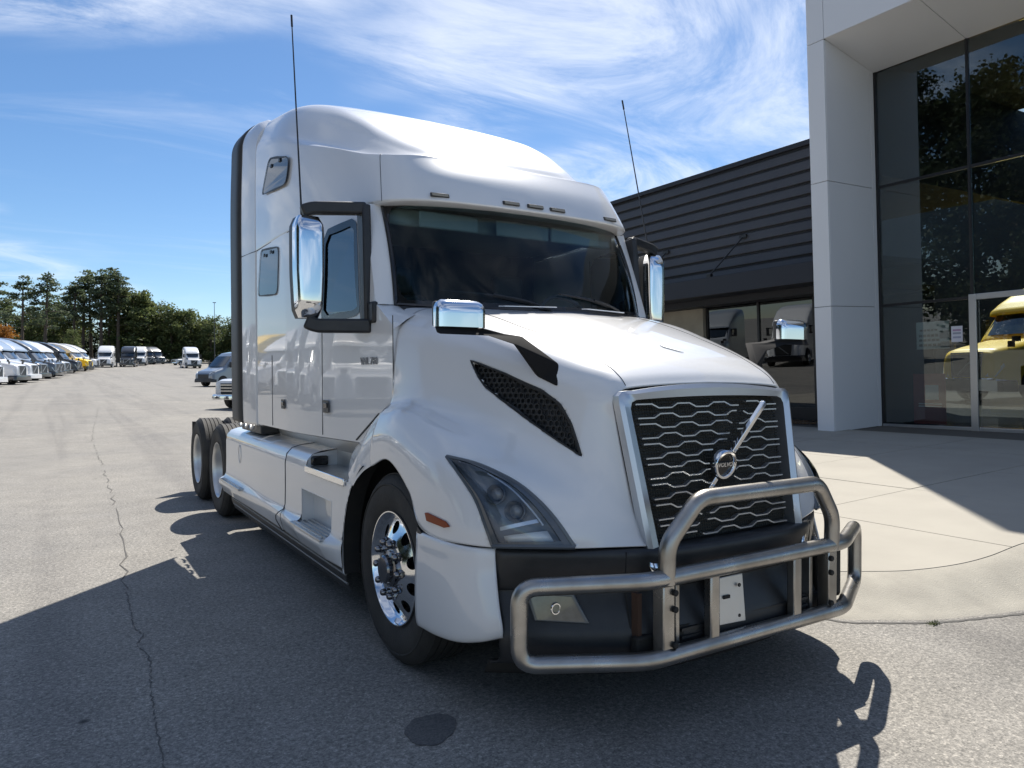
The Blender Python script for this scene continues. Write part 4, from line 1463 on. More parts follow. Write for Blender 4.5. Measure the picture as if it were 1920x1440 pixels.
def asphalt_material():
    m = bpy.data.materials.new('worn_asphalt')
    m.use_nodes = True
    t = m.node_tree
    p = t.nodes['Principled BSDF']
    p.inputs['Roughness'].default_value = 0.86
    p.inputs['Specular IOR Level'].default_value = 0.25
    co = t.nodes.new('ShaderNodeTexCoord')

    def noise(scale, detail=4, rough=.55, dist=0, vec=None):
        n = t.nodes.new('ShaderNodeTexNoise')
        n.inputs['Scale'].default_value = scale
        n.inputs['Detail'].default_value = detail
        n.inputs['Roughness'].default_value = rough
        n.inputs['Distortion'].default_value = dist
        t.links.new(vec or co.outputs['Object'], n.inputs['Vector'])
        return n.outputs['Fac']

    def ramp(fac, stops):
        r = t.nodes.new('ShaderNodeValToRGB')
        el = r.color_ramp.elements
        el[0].position, el[0].color = stops[0][0], (*stops[0][1], 1)
        el[1].position, el[1].color = stops[-1][0], (*stops[-1][1], 1)
        for pos, c in stops[1:-1]:
            e = el.new(pos)
            e.color = (*c, 1)
        t.links.new(fac, r.inputs[0])
        return r.outputs[0]

    def mix(fac, a, b, mode='MIX'):
        x = t.nodes.new('ShaderNodeMix')
        x.data_type = 'RGBA'
        x.blend_type = mode
        if isinstance(fac, float):
            x.inputs[0].default_value = fac
        else:
            t.links.new(fac, x.inputs[0])
        for i, v in ((6, a), (7, b)):
            if isinstance(v, tuple):
                x.inputs[i].default_value = (*v, 1)
            else:
                t.links.new(v, x.inputs[i])
        return x.outputs[2]
    vc = t.nodes.new('ShaderNodeTexVoronoi')
    vc.inputs['Scale'].default_value = 135
    t.links.new(co.outputs['Object'], vc.inputs['Vector'])
    vsep = t.nodes.new('ShaderNodeSeparateColor')
    t.links.new(vc.outputs['Color'], vsep.inputs[0])
    stone = ramp(vsep.outputs[0], [(.0, (.64, .64, .64)), (.35, (.90, .90, .89)), (.75, (1.05, 1.04, 1.03)), (.93, (1.18, 1.17, 1.15)), (1.0, (1.5, 1.47, 1.42))])

    def ramp_range(val, lo, hi, c0, c1):
        mr = t.nodes.new('ShaderNodeMapRange')
        mr.inputs['From Min'].default_value = lo
        mr.inputs['From Max'].default_value = hi
        t.links.new(val, mr.inputs['Value'])
        return ramp(mr.outputs[0], [(0, c0), (1, c1)])
    agg = ramp(noise(40, 5, .75), [(.34, (.165, .160, .153)), (.46, (.240, .233, .219)), (.54, (.280, .270, .252)), (.64, (.37, .357, .332))])
    agg = mix(1.0, agg, stone, 'MULTIPLY')
    big = ramp(noise(.35, 5, .6, .6), [(.30, (.86, .86, .87)), (.70, (1.08, 1.06, 1.03))])
    c = mix(1.0, agg, big, 'MULTIPLY')
    mid = ramp(noise(2.6, 6, .65, .3), [(.35, (.90, .90, .90)), (.65, (1.06, 1.06, 1.06))])
    c = mix(1.0, c, mid, 'MULTIPLY')
    # tyre tracks: long soft streaks along the aisle
    mp = t.nodes.new('ShaderNodeMapping')
    mp.inputs['Rotation'].default_value = (0, 0, R(9))
    mp.inputs['Scale'].default_value = (.9, .022, 1)
    t.links.new(co.outputs['Object'], mp.inputs[0])
    tr = ramp(noise(1.0, 3, .5, .25, mp.outputs[0]), [(.54, (1, 1, 1)), (.62, (.86, .86, .87)), (.70, (1, 1, 1))])
    c = mix(1.0, c, tr, 'MULTIPLY')
    # newer, darker paving beside the kerb, with a ragged edge
    dist = t.nodes.new('ShaderNodeVectorMath')
    dist.operation = 'DISTANCE'
    dist.inputs[1].default_value = (3.0, -2.6, 0)
    t.links.new(co.outputs['Object'], dist.inputs[0])
    nn = t.nodes.new('ShaderNodeMath')
    nn.operation = 'MULTIPLY_ADD'
    nn.inputs[1].default_value = 2.2
    t.links.new(noise(1.1, 6, .7, .8), nn.inputs[0])
    t.links.new(dist.outputs['Value'], nn.inputs[2])
    c = mix(1.0, c, ramp_range(nn.outputs[0], 1.9, 3.3, (.62, .62, .63), (1, 1, 1)), 'MULTIPLY')
    # scattered dark drips
    vo = t.nodes.new('ShaderNodeTexVoronoi')
    vo.inputs['Scale'].default_value = 2.3
    t.links.new(co.outputs['Object'], vo.inputs['Vector'])
    lt = t.nodes.new('ShaderNodeMapRange')
    lt.inputs['From Min'].default_value = .02
    lt.inputs['From Max'].default_value = .07
    t.links.new(vo.outputs['Distance'], lt.inputs['Value'])
    gate = t.nodes.new('ShaderNodeMath')
    gate.operation = 'LESS_THAN'
    gate.inputs[1].default_value = .68
    sp = t.nodes.new('ShaderNodeSeparateColor')
    t.links.new(vo.outputs['Color'], sp.inputs[0])
    t.links.new(sp.outputs[0], gate.inputs[0])
    mxm = t.nodes.new('ShaderNodeMath')
    mxm.operation = 'MAXIMUM'
    t.links.new(lt.outputs[0], mxm.inputs[0])
    t.links.new(gate.outputs[0], mxm.inputs[1])
    c = mix(mxm.outputs[0], (.05, .05, .05), c)
    t.links.new(c, p.inputs['Base Color'])
    b = t.nodes.new('ShaderNodeBump')
    b.inputs['Strength'].default_value = .22
    b.inputs['Distance'].default_value = .006
    t.links.new(vc.outputs['Distance'], b.inputs['Height'])
    t.links.new(b.outputs[0], p.inputs['Normal'])
    return m


ASPH = asphalt_material()
xs = [-400, -200, -120, -70, -40, -20, -10, -5, 0, 5, 10, 20, 40, 70, 120, 200, 400]
ys = [-300, -120, -60, -30, -15, -8, -4, 0, 4, 8, 12, 15] + [15 + k * 5 for k in range(1, 46)] + [300, 420, 700]
gm = MB()
gm.grid([[Vector((x, y, g_far(min(y, 240)))) for x in xs] for y in ys])
asphalt = tag(gm.build('asphalt', ASPH, None, smooth=60), kind='structure')


def strip_line(path, widths, z, material, name, jitter=0.0, n=60, parent=None):
    P = lin(path, n)
    rnd = random.Random(len(path) * 7 + n)
    L_, R_ = [], []
    for i, p in enumerate(P):
        t = (P[min(i + 1, n - 1)] - P[max(i - 1, 0)]).normalized()
        s = Vector((t.y, -t.x, 0))
        p = p + s * (rnd.uniform(-1, 1) * jitter)
        w = widths * rnd.uniform(.4, 1.4) / 2
        zz = g_far(p.y) + z
        L_.append(Vector((p.x - s.x * w, p.y - s.y * w, zz)))
        R_.append(Vector((p.x + s.x * w, p.y + s.y * w, zz)))
    mb = MB()
    for i in range(n - 1):
        if rnd.random() < .80:
            mb.quad(L_[i], L_[i + 1], R_[i + 1], R_[i])
    return mb.build(name, material, parent, smooth=0)


CRACKM = mat('crack_dark', (.10, .096, .09), .95)
strip_line([(-2.302, 2.275, 0), (-2.308, 1.845, 0), (-2.324, 1.308, 0), (-2.285, 1.178, 0), (-2.335, 1.022, 0), (-2.295, .72, 0), (-2.302, .582, 0), (-2.339, .335, 0), (-2.349, .008, 0), (-2.364, -.32, 0), (-2.38, -1.4, 0)], .006, .004, CRACKM, 'crack', .008, 130, asphalt)
strip_line([(-1.2, 31, 0), (-1.538, 25, 0), (-2.0, 15.8, 0), (-2.04, 11, 0), (-2.11, 7, 0), (-2.18, 4.41, 0), (-2.302, 2.275, 0)], .011, .004, CRACKM, 'crack', .03, 110, asphalt)
strip_line([(-9, 15, 0), (-6, 15.6, 0), (-2.0, 15.8, 0), (1.0, 17.5, 0)], .014, .004, CRACKM, 'crack', .05, 80, asphalt)
# wet stain beneath the bumper corner
st = []
for k in range(48):
    a = 2 * math.pi * k / 48
    r = 1 + .05 * math.sin(3 * a + .5) + .035 * math.sin(7 * a) + .02 * math.sin(13 * a)
    st.append(Vector((-1.352 + .118 * r * math.cos(a) + .035 * math.sin(a), -.788 + .128 * r * math.sin(a), .004)))
MB().add(st, [tuple(range(48))]).build('wet_stain', mat('wet_stain', (.075, .075, .076), .6, var=.8, var_scale=110, var_col=(.18, .175, .165)), asphalt, smooth=0)

# ---- concrete apron with a rolled kerb
CONC = mat('concrete_slab', (.36, .335, .285), .85, var=.6, var_scale=1.3, var_col=(.29, .27, .23), bump=.25, bump_scale=160, detail=8)
KERB = mat('kerb_concrete', (.375, .35, .295), .88, var=.8, var_scale=4, var_col=(.29, .27, .23), bump=.5, bump_scale=110, detail=8)
JOINT = mat('joint_dark', (.11, .10, .085), .95)


def zp(x, y):
    return .12 + .033 * (x - 2) - .004 * min(y, 6) + g_far(y)


KT = [(14, 14.2), (8, 14.0), (3.6, 13.2), (2.2, 12), (1.86, 10), (1.84, 4), (1.835, .6), (1.85, -.25), (1.95, -.42), (2.145, -.584), (2.40, -.757), (2.78, -.880), (3.2, -.92), (3.85, -.90), (4.8, -.98), (5.8, -1.35), (6.6, -2.3), (6.9, -4), (6.9, -9), (6.9, -16)]
KB = [(14, 14.8), (8, 14.6), (3.3, 13.8), (1.75, 12.4), (1.32, 10), (1.30, 4), (1.30, .6), (1.30, -.55), (1.38, -.90), (1.545, -1.04), (1.85, -1.228), (2.18, -1.345), (2.6, -1.465), (3.2, -1.56), (4.2, -1.66), (5.4, -2.0), (6.0, -2.8), (6.3, -4.2), (6.3, -9), (6.3, -16)]
kt, kb = cr([(a, b, 0) for a, b in KT], 170), cr([(a, b, 0) for a, b in KB], 170)
rows = []
for i in range(11):
    t = i / 10
    h = (3 * t * t - 2 * t ** 3) * .97 + .03
    r = []
    for a, b in zip(kt, kb):
        p = b.lerp(a, t)
        zt = zp(a.x, a.y)
        z0 = g_far(b.y) - .004
        r.append(Vector((p.x, p.y, z0 + (zt - z0) * h if i else z0 - .02)))
    rows.append(r)
tag(MB().grid(rows).build('kerb', KERB, None, smooth=60), kind='structure')
kj = []
for i, b in enumerate(kb):
    tt = (kb[min(i + 1, 169)] - kb[max(i - 1, 0)]).normalized()
    nn_ = Vector((tt.y, -tt.x, 0))
    w_ = .010 + .006 * math.sin(i * 1.7)
    kj.append([Vector((b.x + nn_.x * w_, b.y + nn_.y * w_, g_far(b.y) + .003)), Vector((b.x - nn_.x * .012, b.y - nn_.y * .012, g_far(b.y) + .004))])
tag(MB().grid(kj).build('kerb_joint', CRACKM, asphalt, smooth=0), None)
base = tag(MB().grid([[Vector((p.x - .0, p.y, zp(p.x, p.y) - .012)) for p in kt], [Vector((max(14.0, p.x), p.y, zp(14, p.y) - .012)) for p in kt]]).build('pavement', JOINT, None, smooth=0), kind='structure')


def clip_rect(poly, x0, x1, y0, y1):
    def cl(P, f, inter):
        out = []
        for i in range(len(P)):
            a, b = P[i - 1], P[i]
            fa, fb = f(a), f(b)
            if fb:
                if not fa:
                    out.append(inter(a, b))
                out.append(b)
            elif fa:
                out.append(inter(a, b))
        return out

    def ix(v):
        return lambda a, b: (v, a[1] + (b[1] - a[1]) * (v - a[0]) / (b[0] - a[0]))

    def iy(v):
        return lambda a, b: (a[0] + (b[0] - a[0]) * (v - a[1]) / (b[1] - a[1]), v)
    P = poly
    for f, i_ in ((lambda q: q[0] >= x0, ix(x0)), (lambda q: q[0] <= x1, ix(x1)), (lambda q: q[1] >= y0, iy(y0)), (lambda q: q[1] <= y1, iy(y1))):
        if P:
            P = cl(P, f, i_)
    return P


apron_poly = [(p.x + .012, p.y + .012) for p in kt] + [(40, -16), (40, 14.2)]
xl = [1.0, 3.62] + [3.62 + 1.86 * k for k in range(1, 5)]
yl = [-16 + 1.95 * k for k in range(0, 8)] + [.95] + [.95 + 1.915 * k for k in range(1, 12)]
yl = [-8.6, -6.7, -4.8, -2.88, -.96] + [.95 + 1.915 * k for k in range(0, 12)]
for i in range(len(xl) - 1):
    for j in range(len(yl) - 1):
        P = clip_rect(apron_poly, xl[i] + .006, xl[i + 1] - .006, yl[j] + .006, yl[j + 1] - .006)
        if len(P) < 3:
            continue
        ar = abs(sum(P[k - 1][0] * P[k][1] - P[k][0] * P[k - 1][1] for k in range(len(P)))) / 2
        if ar < .02:
            continue
        dz = random.uniform(-.0015, .0015)
        poly = [(a, b, zp(a, b) + dz) for a, b in P]
        MB().prism(poly, (0, 0, -.04)).build('slab', CONC, base, smooth=0)
# ================================================================== the dealership building
BM = Matrix(((.9991, -.0182, -.0391, 10.572), (.0185, .9998, .0072, 5.338), (.0389, -.0079, .9992, .382), (0, 0, 0, 1)))
ACM = mat('white_composite_panel', (.74, .75, .77), .34, metal=.0, coat=.15, coat_rough=.2, var=.25, var_scale=.9, var_col=(.68, .69, .71))
ACMJ = mat('panel_joint', (.06, .06, .065), .8)
CLAD = mat('dark_cladding', (.055, .055, .062), .5, var=.4, var_scale=2.0, var_col=(.075, .073, .076))
NAVY = mat('dark_navy_steel', (.016, .018, .026), .55)
FRAMEB = mat('black_mullion', (.012, .012, .014), .4)
FRAMES = mat('silver_frame', (.50, .51, .52), .32, metal=.8)
COATED = glass_mat('coated_glass', (.74, .80, .80), .05, 1.42)
WINGGL = glass_mat('tinted_glass', (.12, .15, .15), .05, 1.5)
BEIGE = mat('beige_render', (.42, .38, .31), .85, var=.3, var_scale=3)
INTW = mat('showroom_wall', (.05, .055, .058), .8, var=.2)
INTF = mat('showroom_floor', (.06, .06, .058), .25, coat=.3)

D = thing('dealership_building', 'white panelled entrance portal with tall dark glass and glazed door bay', 'building')
D.matrix_world = BM


def panel(x0, x1, y0, y1, z0, z1, name='wall_panel', material=None, parent=None, g=.005):
    """A cladding panel as a thin box inset by the joint on the two in-plane axes."""
    lo, hi = [x0, y0, z0], [x1, y1, z1]
    d = [hi[i] - lo[i] for i in range(3)]
    k = d.index(min(d))
    for i in range(3):
        if i != k:
            lo[i] += g
            hi[i] -= g
    return MB().box(lo, hi).build(name, material or ACM, parent or D, smooth=0, bevel=.003, bseg=1)


HT = 10.6
core = MB()
core.box((.03, .03, -.3), (1.95, .35, HT - .03))
core.box((.03, -14, 7.86), (1.95, .35, HT - .03))
core.build('portal_core', ACMJ, D, smooth=0)
lv = [-.02, 2.52, 5.02, 7.81, 9.3, HT]
for a, b in zip(lv, lv[1:]):
    panel(0, .03, 0.0, .38, a, b)                       # front of the column
    panel(0.0, 1.95, .35, .38, a, b)                    # far side of the column
for a, b in zip(lv[:3], lv[1:4]):
    panel(.03, 1.58, 0, .03, a, b)                      # reveal facing the door
    MB().box((1.585, -.004, a), (1.70, .03, b)).build('reveal_trim', ACM, D, smooth=0)
yy = [0, -1.84, -3.68, -5.52, -7.36, -9.2, -11.04, -12.88]
for a, b in zip(yy, yy[1:]):
    for z0, z1 in zip(lv[3:-1], lv[4:]):
        panel(0, .03, b, a, z0, z1)
    # sloping soffit panel
    so = [Vector((.035, b + .006, 7.812)), Vector((.035, a - .006, 7.812)), Vector((1.72, a - .006, 7.455)), Vector((1.72, b + .006, 7.455))]
    MB().prism(so, (0, 0, .03)).build('soffit_panel', ACM, D, smooth=0)
panel(0, 1.95, -12.88, .38, HT, HT + .03, 'roof_cap')
# curtain wall
rows_z = [0.03, 2.54, 5.04, 7.46]
for i, (a, b) in enumerate(zip(yy, yy[1:])):
    for j, (z0, z1) in enumerate(zip(rows_z, rows_z[1:])):
        MB().box((1.735, b + .03, z0 + .03), (1.745, a - .03, z1 - .03)).build('glass_pane', COATED, D, smooth=0)
    for z in rows_z[1:-1]:
        MB().box((1.715, b + .025, z - .028), (1.80, a - .025, z + .028)).build('transom', FRAMEB, D, smooth=0)
    MB().box((1.71, b - .025, .03), (1.80, b + .025, 7.46)).build('mullion', FRAMEB, D, smooth=0)
    MB().box((1.70, b + .026, -.04), (1.80, a - .026, .03)).build('sill', FRAMES, D, smooth=0, bevel=.004)
MB().box((1.71, -.05, .03), (1.80, -.005, 7.46)).build('mullion', FRAMEB, D, smooth=0)
MB().box((1.705, -12.8, 7.461), (1.80, -.0, 7.52)).build('head', FRAMEB, D, smooth=0)
# silver door frame
df = MB().box((1.66, -1.93, -.04), (1.708, -1.80, 2.60)).build('door_frame', FRAMES, D, smooth=0, bevel=.006)
MB().box((1.665, -5.5, 2.49), (1.707, -1.931, 2.60)).build('door_head', FRAMES, D, smooth=0, bevel=.006)
MB().box((1.67, -3.72, -.04), (1.707, -3.62, 2.489)).build('door_frame', FRAMES, D, smooth=0, bevel=.006)
for y in (-3.55, -3.78):
    MB().tube(rounded([(1.66, y, 1.0), (1.61, y, 1.0), (1.61, y, 1.25), (1.66, y, 1.25)], .02, 3), .012, 8).build('door_pull', FRAMES, D)
# notices fixed behind the glass
PAPER = mat('notice_paper', (.80, .84, .83), .7)
PAPERW = mat('white_notice', (.72, .70, .74), .7)
INK = mat('notice_ink', (.05, .06, .06), .8)
nb = MB().box((1.752, -1.39, 1.58), (1.756, -.75, 2.13)).build('notice', PAPER, D, smooth=0)
for k, (z, y0, y1, h) in enumerate(((1.96, -.82, -1.18, .035), (1.85, -.80, -1.20, .05), (1.76, -.80, -1.22, .045), (1.66, -.80, -1.25, .05))):
    n_ = 5
    for q in range(n_):
        a = y0 + (y1 - y0) * q / n_
        b = y0 + (y1 - y0) * (q + .78) / n_
        MB().box((1.7505, b, z - h / 2), (1.7518, a, z + h / 2)).build('notice_line', INK, nb, smooth=0)
MB().box((1.752, -1.39, 1.60), (1.7505, -1.22, 1.72)).build('notice_picture', mat('notice_grey', (.22, .25, .26), .7), nb, smooth=0)
MB().box((1.7500, -1.39, 1.78), (1.7515, -1.20, 1.94)).build('notice_picture', mat('notice_grey2', (.26, .30, .31), .7), nb, smooth=0)
wn = MB().box((1.729, -1.65, 1.70), (1.732, -1.44, 2.01)).build('white_notice', PAPERW, D, smooth=0)
for z, c in ((1.93, (.45, .30, .42)), (1.87, (.35, .36, .42)), (1.79, (.40, .40, .50))):
    MB().box((1.7265, -1.62, z - .018), (1.7285, -1.47, z + .018)).build('notice_line', mat('notice_tint', c, .7), wn, smooth=0)
rp = MB().box((1.752, -1.30, .06), (1.756, -.66, 1.08)).build('red_poster', mat('poster_red', (.34, .05, .055), .7), D, smooth=0)
MB().box((1.7492, -1.16, .56), (1.7516, -.90, .85)).build('pale_square', mat('poster_pale', (.78, .82, .84), .7), rp, smooth=0)
for z in (.47, .42):
    MB().box((1.7495, -1.22, z - .012), (1.7515, -.76, z + .012)).build('poster_line', mat('poster_text', (.75, .66, .66), .7), rp, smooth=0)
# showroom behind the glass, unseen roof left open to let sun onto the yellow truck
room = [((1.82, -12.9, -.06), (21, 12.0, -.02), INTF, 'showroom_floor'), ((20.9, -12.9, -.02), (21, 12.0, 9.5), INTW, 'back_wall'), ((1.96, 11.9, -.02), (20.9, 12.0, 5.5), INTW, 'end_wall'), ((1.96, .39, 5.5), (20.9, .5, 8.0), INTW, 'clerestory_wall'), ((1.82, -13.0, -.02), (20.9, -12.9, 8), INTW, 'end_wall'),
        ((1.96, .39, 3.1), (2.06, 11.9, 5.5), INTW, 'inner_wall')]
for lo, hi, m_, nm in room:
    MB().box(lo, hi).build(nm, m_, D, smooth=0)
for lo, hi in (((1.96, -12.9, 8.0), (21, -1.6, 8.2)), ((1.96, -1.6, 8.0), (9.4, .5, 8.2)), ((1.96, 9.0, 5.5), (21, 12.0, 5.7)), ((2.06, .5, 5.5), (8.2, 9.0, 5.7))):
    MB().box(lo, hi).build('roof_slab', INTW, D, smooth=0)

W = thing('workshop_wing', 'low dark horizontally clad building wing with rod-hung canopy beside the portal', 'building')
W.matrix_world = BM
Y1 = 34.0
MB().box((.90, .40, 2.9), (1.60, Y1, 6.15)).build('wing_core', NAVY, W, smooth=0)
nb_ = 10
for k in range(nb_):
    z0 = 3.50 + k * (6.10 - 3.50) / nb_
    z1 = 3.50 + (k + 1) * (6.10 - 3.50) / nb_
    # one long board: proud face leaning out over a shadow groove
    prof = [(.90, z0 + .012), (.835, z0 + .012), (.835, z0 + .035), (.862, z1 - .055), (.90, z1 - .030)]
    mb = MB().prism([(x, .40, z) for x, z in prof], (0, Y1 - .40, 0))
    mb.build('cladding_board', CLAD, W, smooth=0)
MB().box((.80, .40, 6.11), (1.65, Y1, 6.22)).build('parapet_cap', NAVY, W, smooth=0, bevel=.008)
MB().box((.05, .42, 3.06), (.89, Y1, 3.49)).build('canopy', NAVY, W, smooth=0, bevel=.01)
for y in (2.77, 5.30, 7.83, 10.36, 12.9):
    rod = MB().tube([(.83, y, 4.43), (.08, y + .42, 3.52)], .018, 8).build('canopy_rod', FRAMEB, W)
    MB().box((.80, y - .10, 4.39), (.845, y + .10, 4.47)).build('rod_plate', FRAMEB, rod, smooth=0)
    MB().box((.05, y + .36, 3.492), (.14, y + .48, 3.56)).build('rod_clevis', FRAMEB, rod, smooth=0)
MB().box((1.60, 4.80, -.3), (1.75, 7.2, 3.05)).build('beige_wall', BEIGE, W, smooth=0)
MB().box((1.60, 12.0, -.3), (1.75, Y1, 3.05)).build('beige_wall', BEIGE, W, smooth=0)
for y0, y1 in ((.40, 1.55), (1.55, 3.10), (3.10, 4.75), (7.25, 8.8), (8.8, 10.4), (10.4, 11.95)):
    MB().box((1.725, y0 + .03, .32), (1.735, y1 - .03, 3.03)).build('window_pane', WINGGL, W, smooth=0)
    MB().box((1.69, y1 - .03, .25), (1.78, y1 + .03, 3.05)).build('window_mullion', FRAMEB, W, smooth=0)
    MB().box((1.69, y0 + .03, .25), (1.78, y1 - .03, .32)).build('window_sill', FRAMEB, W, smooth=0)
MB().box((1.69, .40, -.3), (1.80, 4.75, .25)).build('plinth', FRAMEB, W, smooth=0)
MB().box((1.69, 7.25, -.3), (1.80, 11.95, .25)).build('plinth', FRAMEB, W, smooth=0)
MB().box((1.76, 1.0, 3.06), (6, Y1, 3.2)).build('office_ceiling', NAVY, W, smooth=0)
MB().box((5.9, 1.0, -.2), (6.0, Y1, 3.06)).build('office_wall', CABINT, W, smooth=0)
# planting strip with mulch against the wing
mb = MB()
random.seed(3)
for k in range(420):
    x, y = random.uniform(.9, 1.66), random.uniform(.45, 4.7)
    r = random.uniform(.02, .05)
    a = random.uniform(0, 6.28)
    z = -.0 + random.uniform(.0, .03)
    mb.box((-r, -r * .4, 0), (r, r * .4, r * .6), BM @ Matrix.Translation((x, y, z)) @ Matrix.Rotation(a, 4, 'Z') @ Matrix.Rotation(random.uniform(-.4, .4), 4, 'X'))
tag(mb.build('mulch', mat('mulch_brown', (.10, .065, .04), .95, var=.6, var_scale=14, var_col=(.20, .14, .085)), None, smooth=0, weld=False),
    'brown mulch strip along the foot of the dark wing', 'mulch', kind='stuff')
# small weeds where kerb meets asphalt
mb = MB()
for k in range(60):
    x, y = 1.83 + random.gauss(0, .025), -1.235 + random.gauss(0, .012)
    h = random.uniform(.006, .022)
    a = random.uniform(0, 6.28)
    d = Vector((math.cos(a), math.sin(a), 0)) * h * .8
    p = Vector((x, y, .0))
    s = Vector((-d.y, d.x, 0)).normalized() * .004
    mb.add([p - s, p + s, p + d + Vector((0, 0, h))], [(0, 1, 2)])
tag(mb.build('weeds', mat('weed_green', (.10, .12, .035), .8), None, smooth=0, weld=False), 'tiny weeds growing in the joint between kerb and asphalt', 'weeds', kind='stuff')
# ================================================================== other vehicles
def section(y, hw, z0, z1, n=20, pw=.35, crown=0.0):
    """Rounded-rectangle half hoop from left sill over the roof to right sill."""
    out = []
    for k in range(n + 1):
        a = math.pi * k / n
        c, s = math.cos(a), math.sin(a)
        x = hw * math.copysign(abs(c) ** pw, c)
        z = z0 + (z1 - z0) * abs(s) ** pw
        out.append(Vector((x, y, z)))
    return out


def loft(st, n=20, pw=.35, sub=4):
    secs = [section(y, hw, z0, z1, n, pw) for y, hw, z0, z1 in st]
    G = []
    for i in range(len(secs) - 1):
        for k in range(sub if i < len(secs) - 2 else sub + 1):
            t = k / sub
            G.append([a.lerp(b, t) for a, b in zip(secs[i], secs[i + 1])])
    mb = MB().grid(G)
    mb.add(G[0], [tuple(range(n + 1))]).add(G[-1], [tuple(reversed(range(n + 1)))])
    return mb


def omat(ob, material):
    if not ob.data.materials:
        ob.data.materials.append(material)
    ob.material_slots[0].link = 'OBJECT'
    ob.material_slots[0].material = material
    return ob


def simple_wheel(cache, key, r, w):
    if key not in cache:
        t = MB().lathe([(r * .6, 0), (r * .8, .012), (r * .97, .0), (r, -.03), (r, -w + .03), (r * .97, -w), (r * .6, -w)], (0, 0, 0), 'x', 28)
        rim = MB().lathe([(r * .6, .004), (r * .56, -.03), (r * .40, -.05), (r * .30, .01), (r * .16, .03), (.001, .035)], (0, 0, 0), 'x', 24)
        cache[key] = (t.mesh('wheel', 30), rim.mesh('rim', 30))
    return cache[key]


WC = {}
CARGLASS = mat('vehicle_glass', (.02, .028, .035), .05, coat=.6, spec=.8)
PAINTS = {
    'white': WHITE,
    'silver': mat('paint_silver', (.42, .44, .46), .3, metal=.3, coat=.8),
    'black': mat('paint_black', (.012, .012, .014), .3, coat=.9),
    'grey': mat('paint_grey', (.10, .11, .125), .3, coat=.9),
    'bluegrey': mat('paint_bluegrey', (.30, .36, .44), .3, coat=.9),
    'yellow': mat('paint_yellow', (.88, .56, .003), .45, coat=.2),
    'vangrey': mat('paint_van', (.22, .26, .31), .3, metal=.3, coat=.9),
}
SEMI = {}


def semi_meshes():
    if SEMI:
        return SEMI
    hood_ = loft([(0.0, .80, .62, 1.28), (.04, .88, .55, 1.42), (.16, .98, .52, 1.52), (.55, 1.10, .50, 1.62), (1.0, 1.12, .5, 1.72), (1.55, 1.12, .5, 1.84)], pw=.30)
    cab_ = loft([(1.50, 1.06, .95, 1.86), (1.58, 1.08, .95, 1.98), (2.10, 1.12, .95, 2.66), (2.14, 1.12, .95, 2.72), (2.9, 1.18, .95, 2.85), (4.85, 1.22, .95, 2.95), (4.9, 1.22, .95, 2.95)], pw=.18)
    roof_ = loft([(1.86, 1.02, 2.58, 2.64), (1.90, 1.08, 2.56, 2.74), (2.16, 1.10, 2.55, 2.98), (2.7, 1.14, 2.55, 3.32), (3.3, 1.18, 2.55, 3.62), (4.1, 1.20, 2.55, 3.82), (4.95, 1.20, 2.55, 3.88), (5.0, 1.2, 2.55, 3.86)], pw=.30)
    fair = MB().box((-1.24, 2.05, .38), (1.24, 5.6, .98))
    S = SEMI
    S['hood'] = hood_.mesh('hood', 35)
    S['cab'] = cab_.mesh('cab', 35)
    S['roof'] = roof_.mesh('roof_fairing', 35)
    S['fairing'] = fair.mesh('fairing', 0)
    ws = [[Vector((x, 1.575 - .012 + .09 * abs(x) ** 2, 1.95)), Vector((x * .98, 2.085 - .012 + .06 * abs(x) ** 2, 2.60))] for x in [-.98 + 1.96 * k / 12 for k in range(13)]]
    ws = [[p + Vector((0, -.05, .02)) for p in r] for r in ws]
    S['windshield'] = MB().grid(ws).mesh('windshield', 40)
    S['window'] = MB().prism([(0, 1.98, 1.95), (0, 2.75, 1.93), (0, 2.75, 2.45), (0, 2.22, 2.48)], (.012, 0, 0)).mesh('side_window', 0)
    S['grille'] = MB().prism([(-.46, -.02, .72), (.46, -.02, .72), (.52, .0, 1.38), (-.52, .0, 1.38)], (0, .06, 0)).mesh('grille', 0)
    S['surround'] = MB().ribbon([(-.48, -.02, .70), (-.55, .0, 1.41), (.55, .0, 1.41), (.48, -.02, .70)], .05, .05, (0, -1, 0)).mesh('grille_surround', 0)
    S['bar'] = MB().ribbon([(-.30, -.03, .78), (.38, -.02, 1.36)], .04, .03, (0, -1, 0)).mesh('grille_bar', 0)
    S['headlight'] = MB().prism([(.62, .02, .74), (.90, .10, .74), (1.02, .24, 1.02), (.98, .26, 1.10), (.80, .10, 1.0)], (0.02, -.05, 0)).mesh('headlight', 0)
    S['bumper'] = loft([(-.14, .95, .34, .68), (-.10, 1.10, .32, .70), (.08, 1.2, .32, .70), (.45, 1.23, .32, .70)], pw=.25, sub=3).mesh('bumper', 35)
    S['mirror'] = MB().box((1.34, 2.02, 1.95), (1.50, 2.16, 2.48)).box((1.10, 2.06, 2.40), (1.36, 2.12, 2.46)).box((1.10, 2.06, 1.97), (1.36, 2.12, 2.03)).mesh('side_mirror', 0)
    S['hoodmirror'] = MB().box((1.05, .42, 1.70), (1.26, .50, 1.84)).box((.90, .44, 1.55), (1.10, .48, 1.72)).mesh('hood_mirror', 0)
    S['frame'] = MB().box((-.45, 5.0, .7), (.45, 8.3, .95)).box((-1.0, .7, .5), (1.0, 5.0, .9)).mesh('chassis', 0)
    S['arch'] = MB().add([(1.125, 1.28 + .62 * math.cos(t), .5 + .60 * math.sin(t)) for t in [math.pi * k / 16 for k in range(17)]], [tuple(range(17))]).mesh('wheel_arch', 0)
    return S


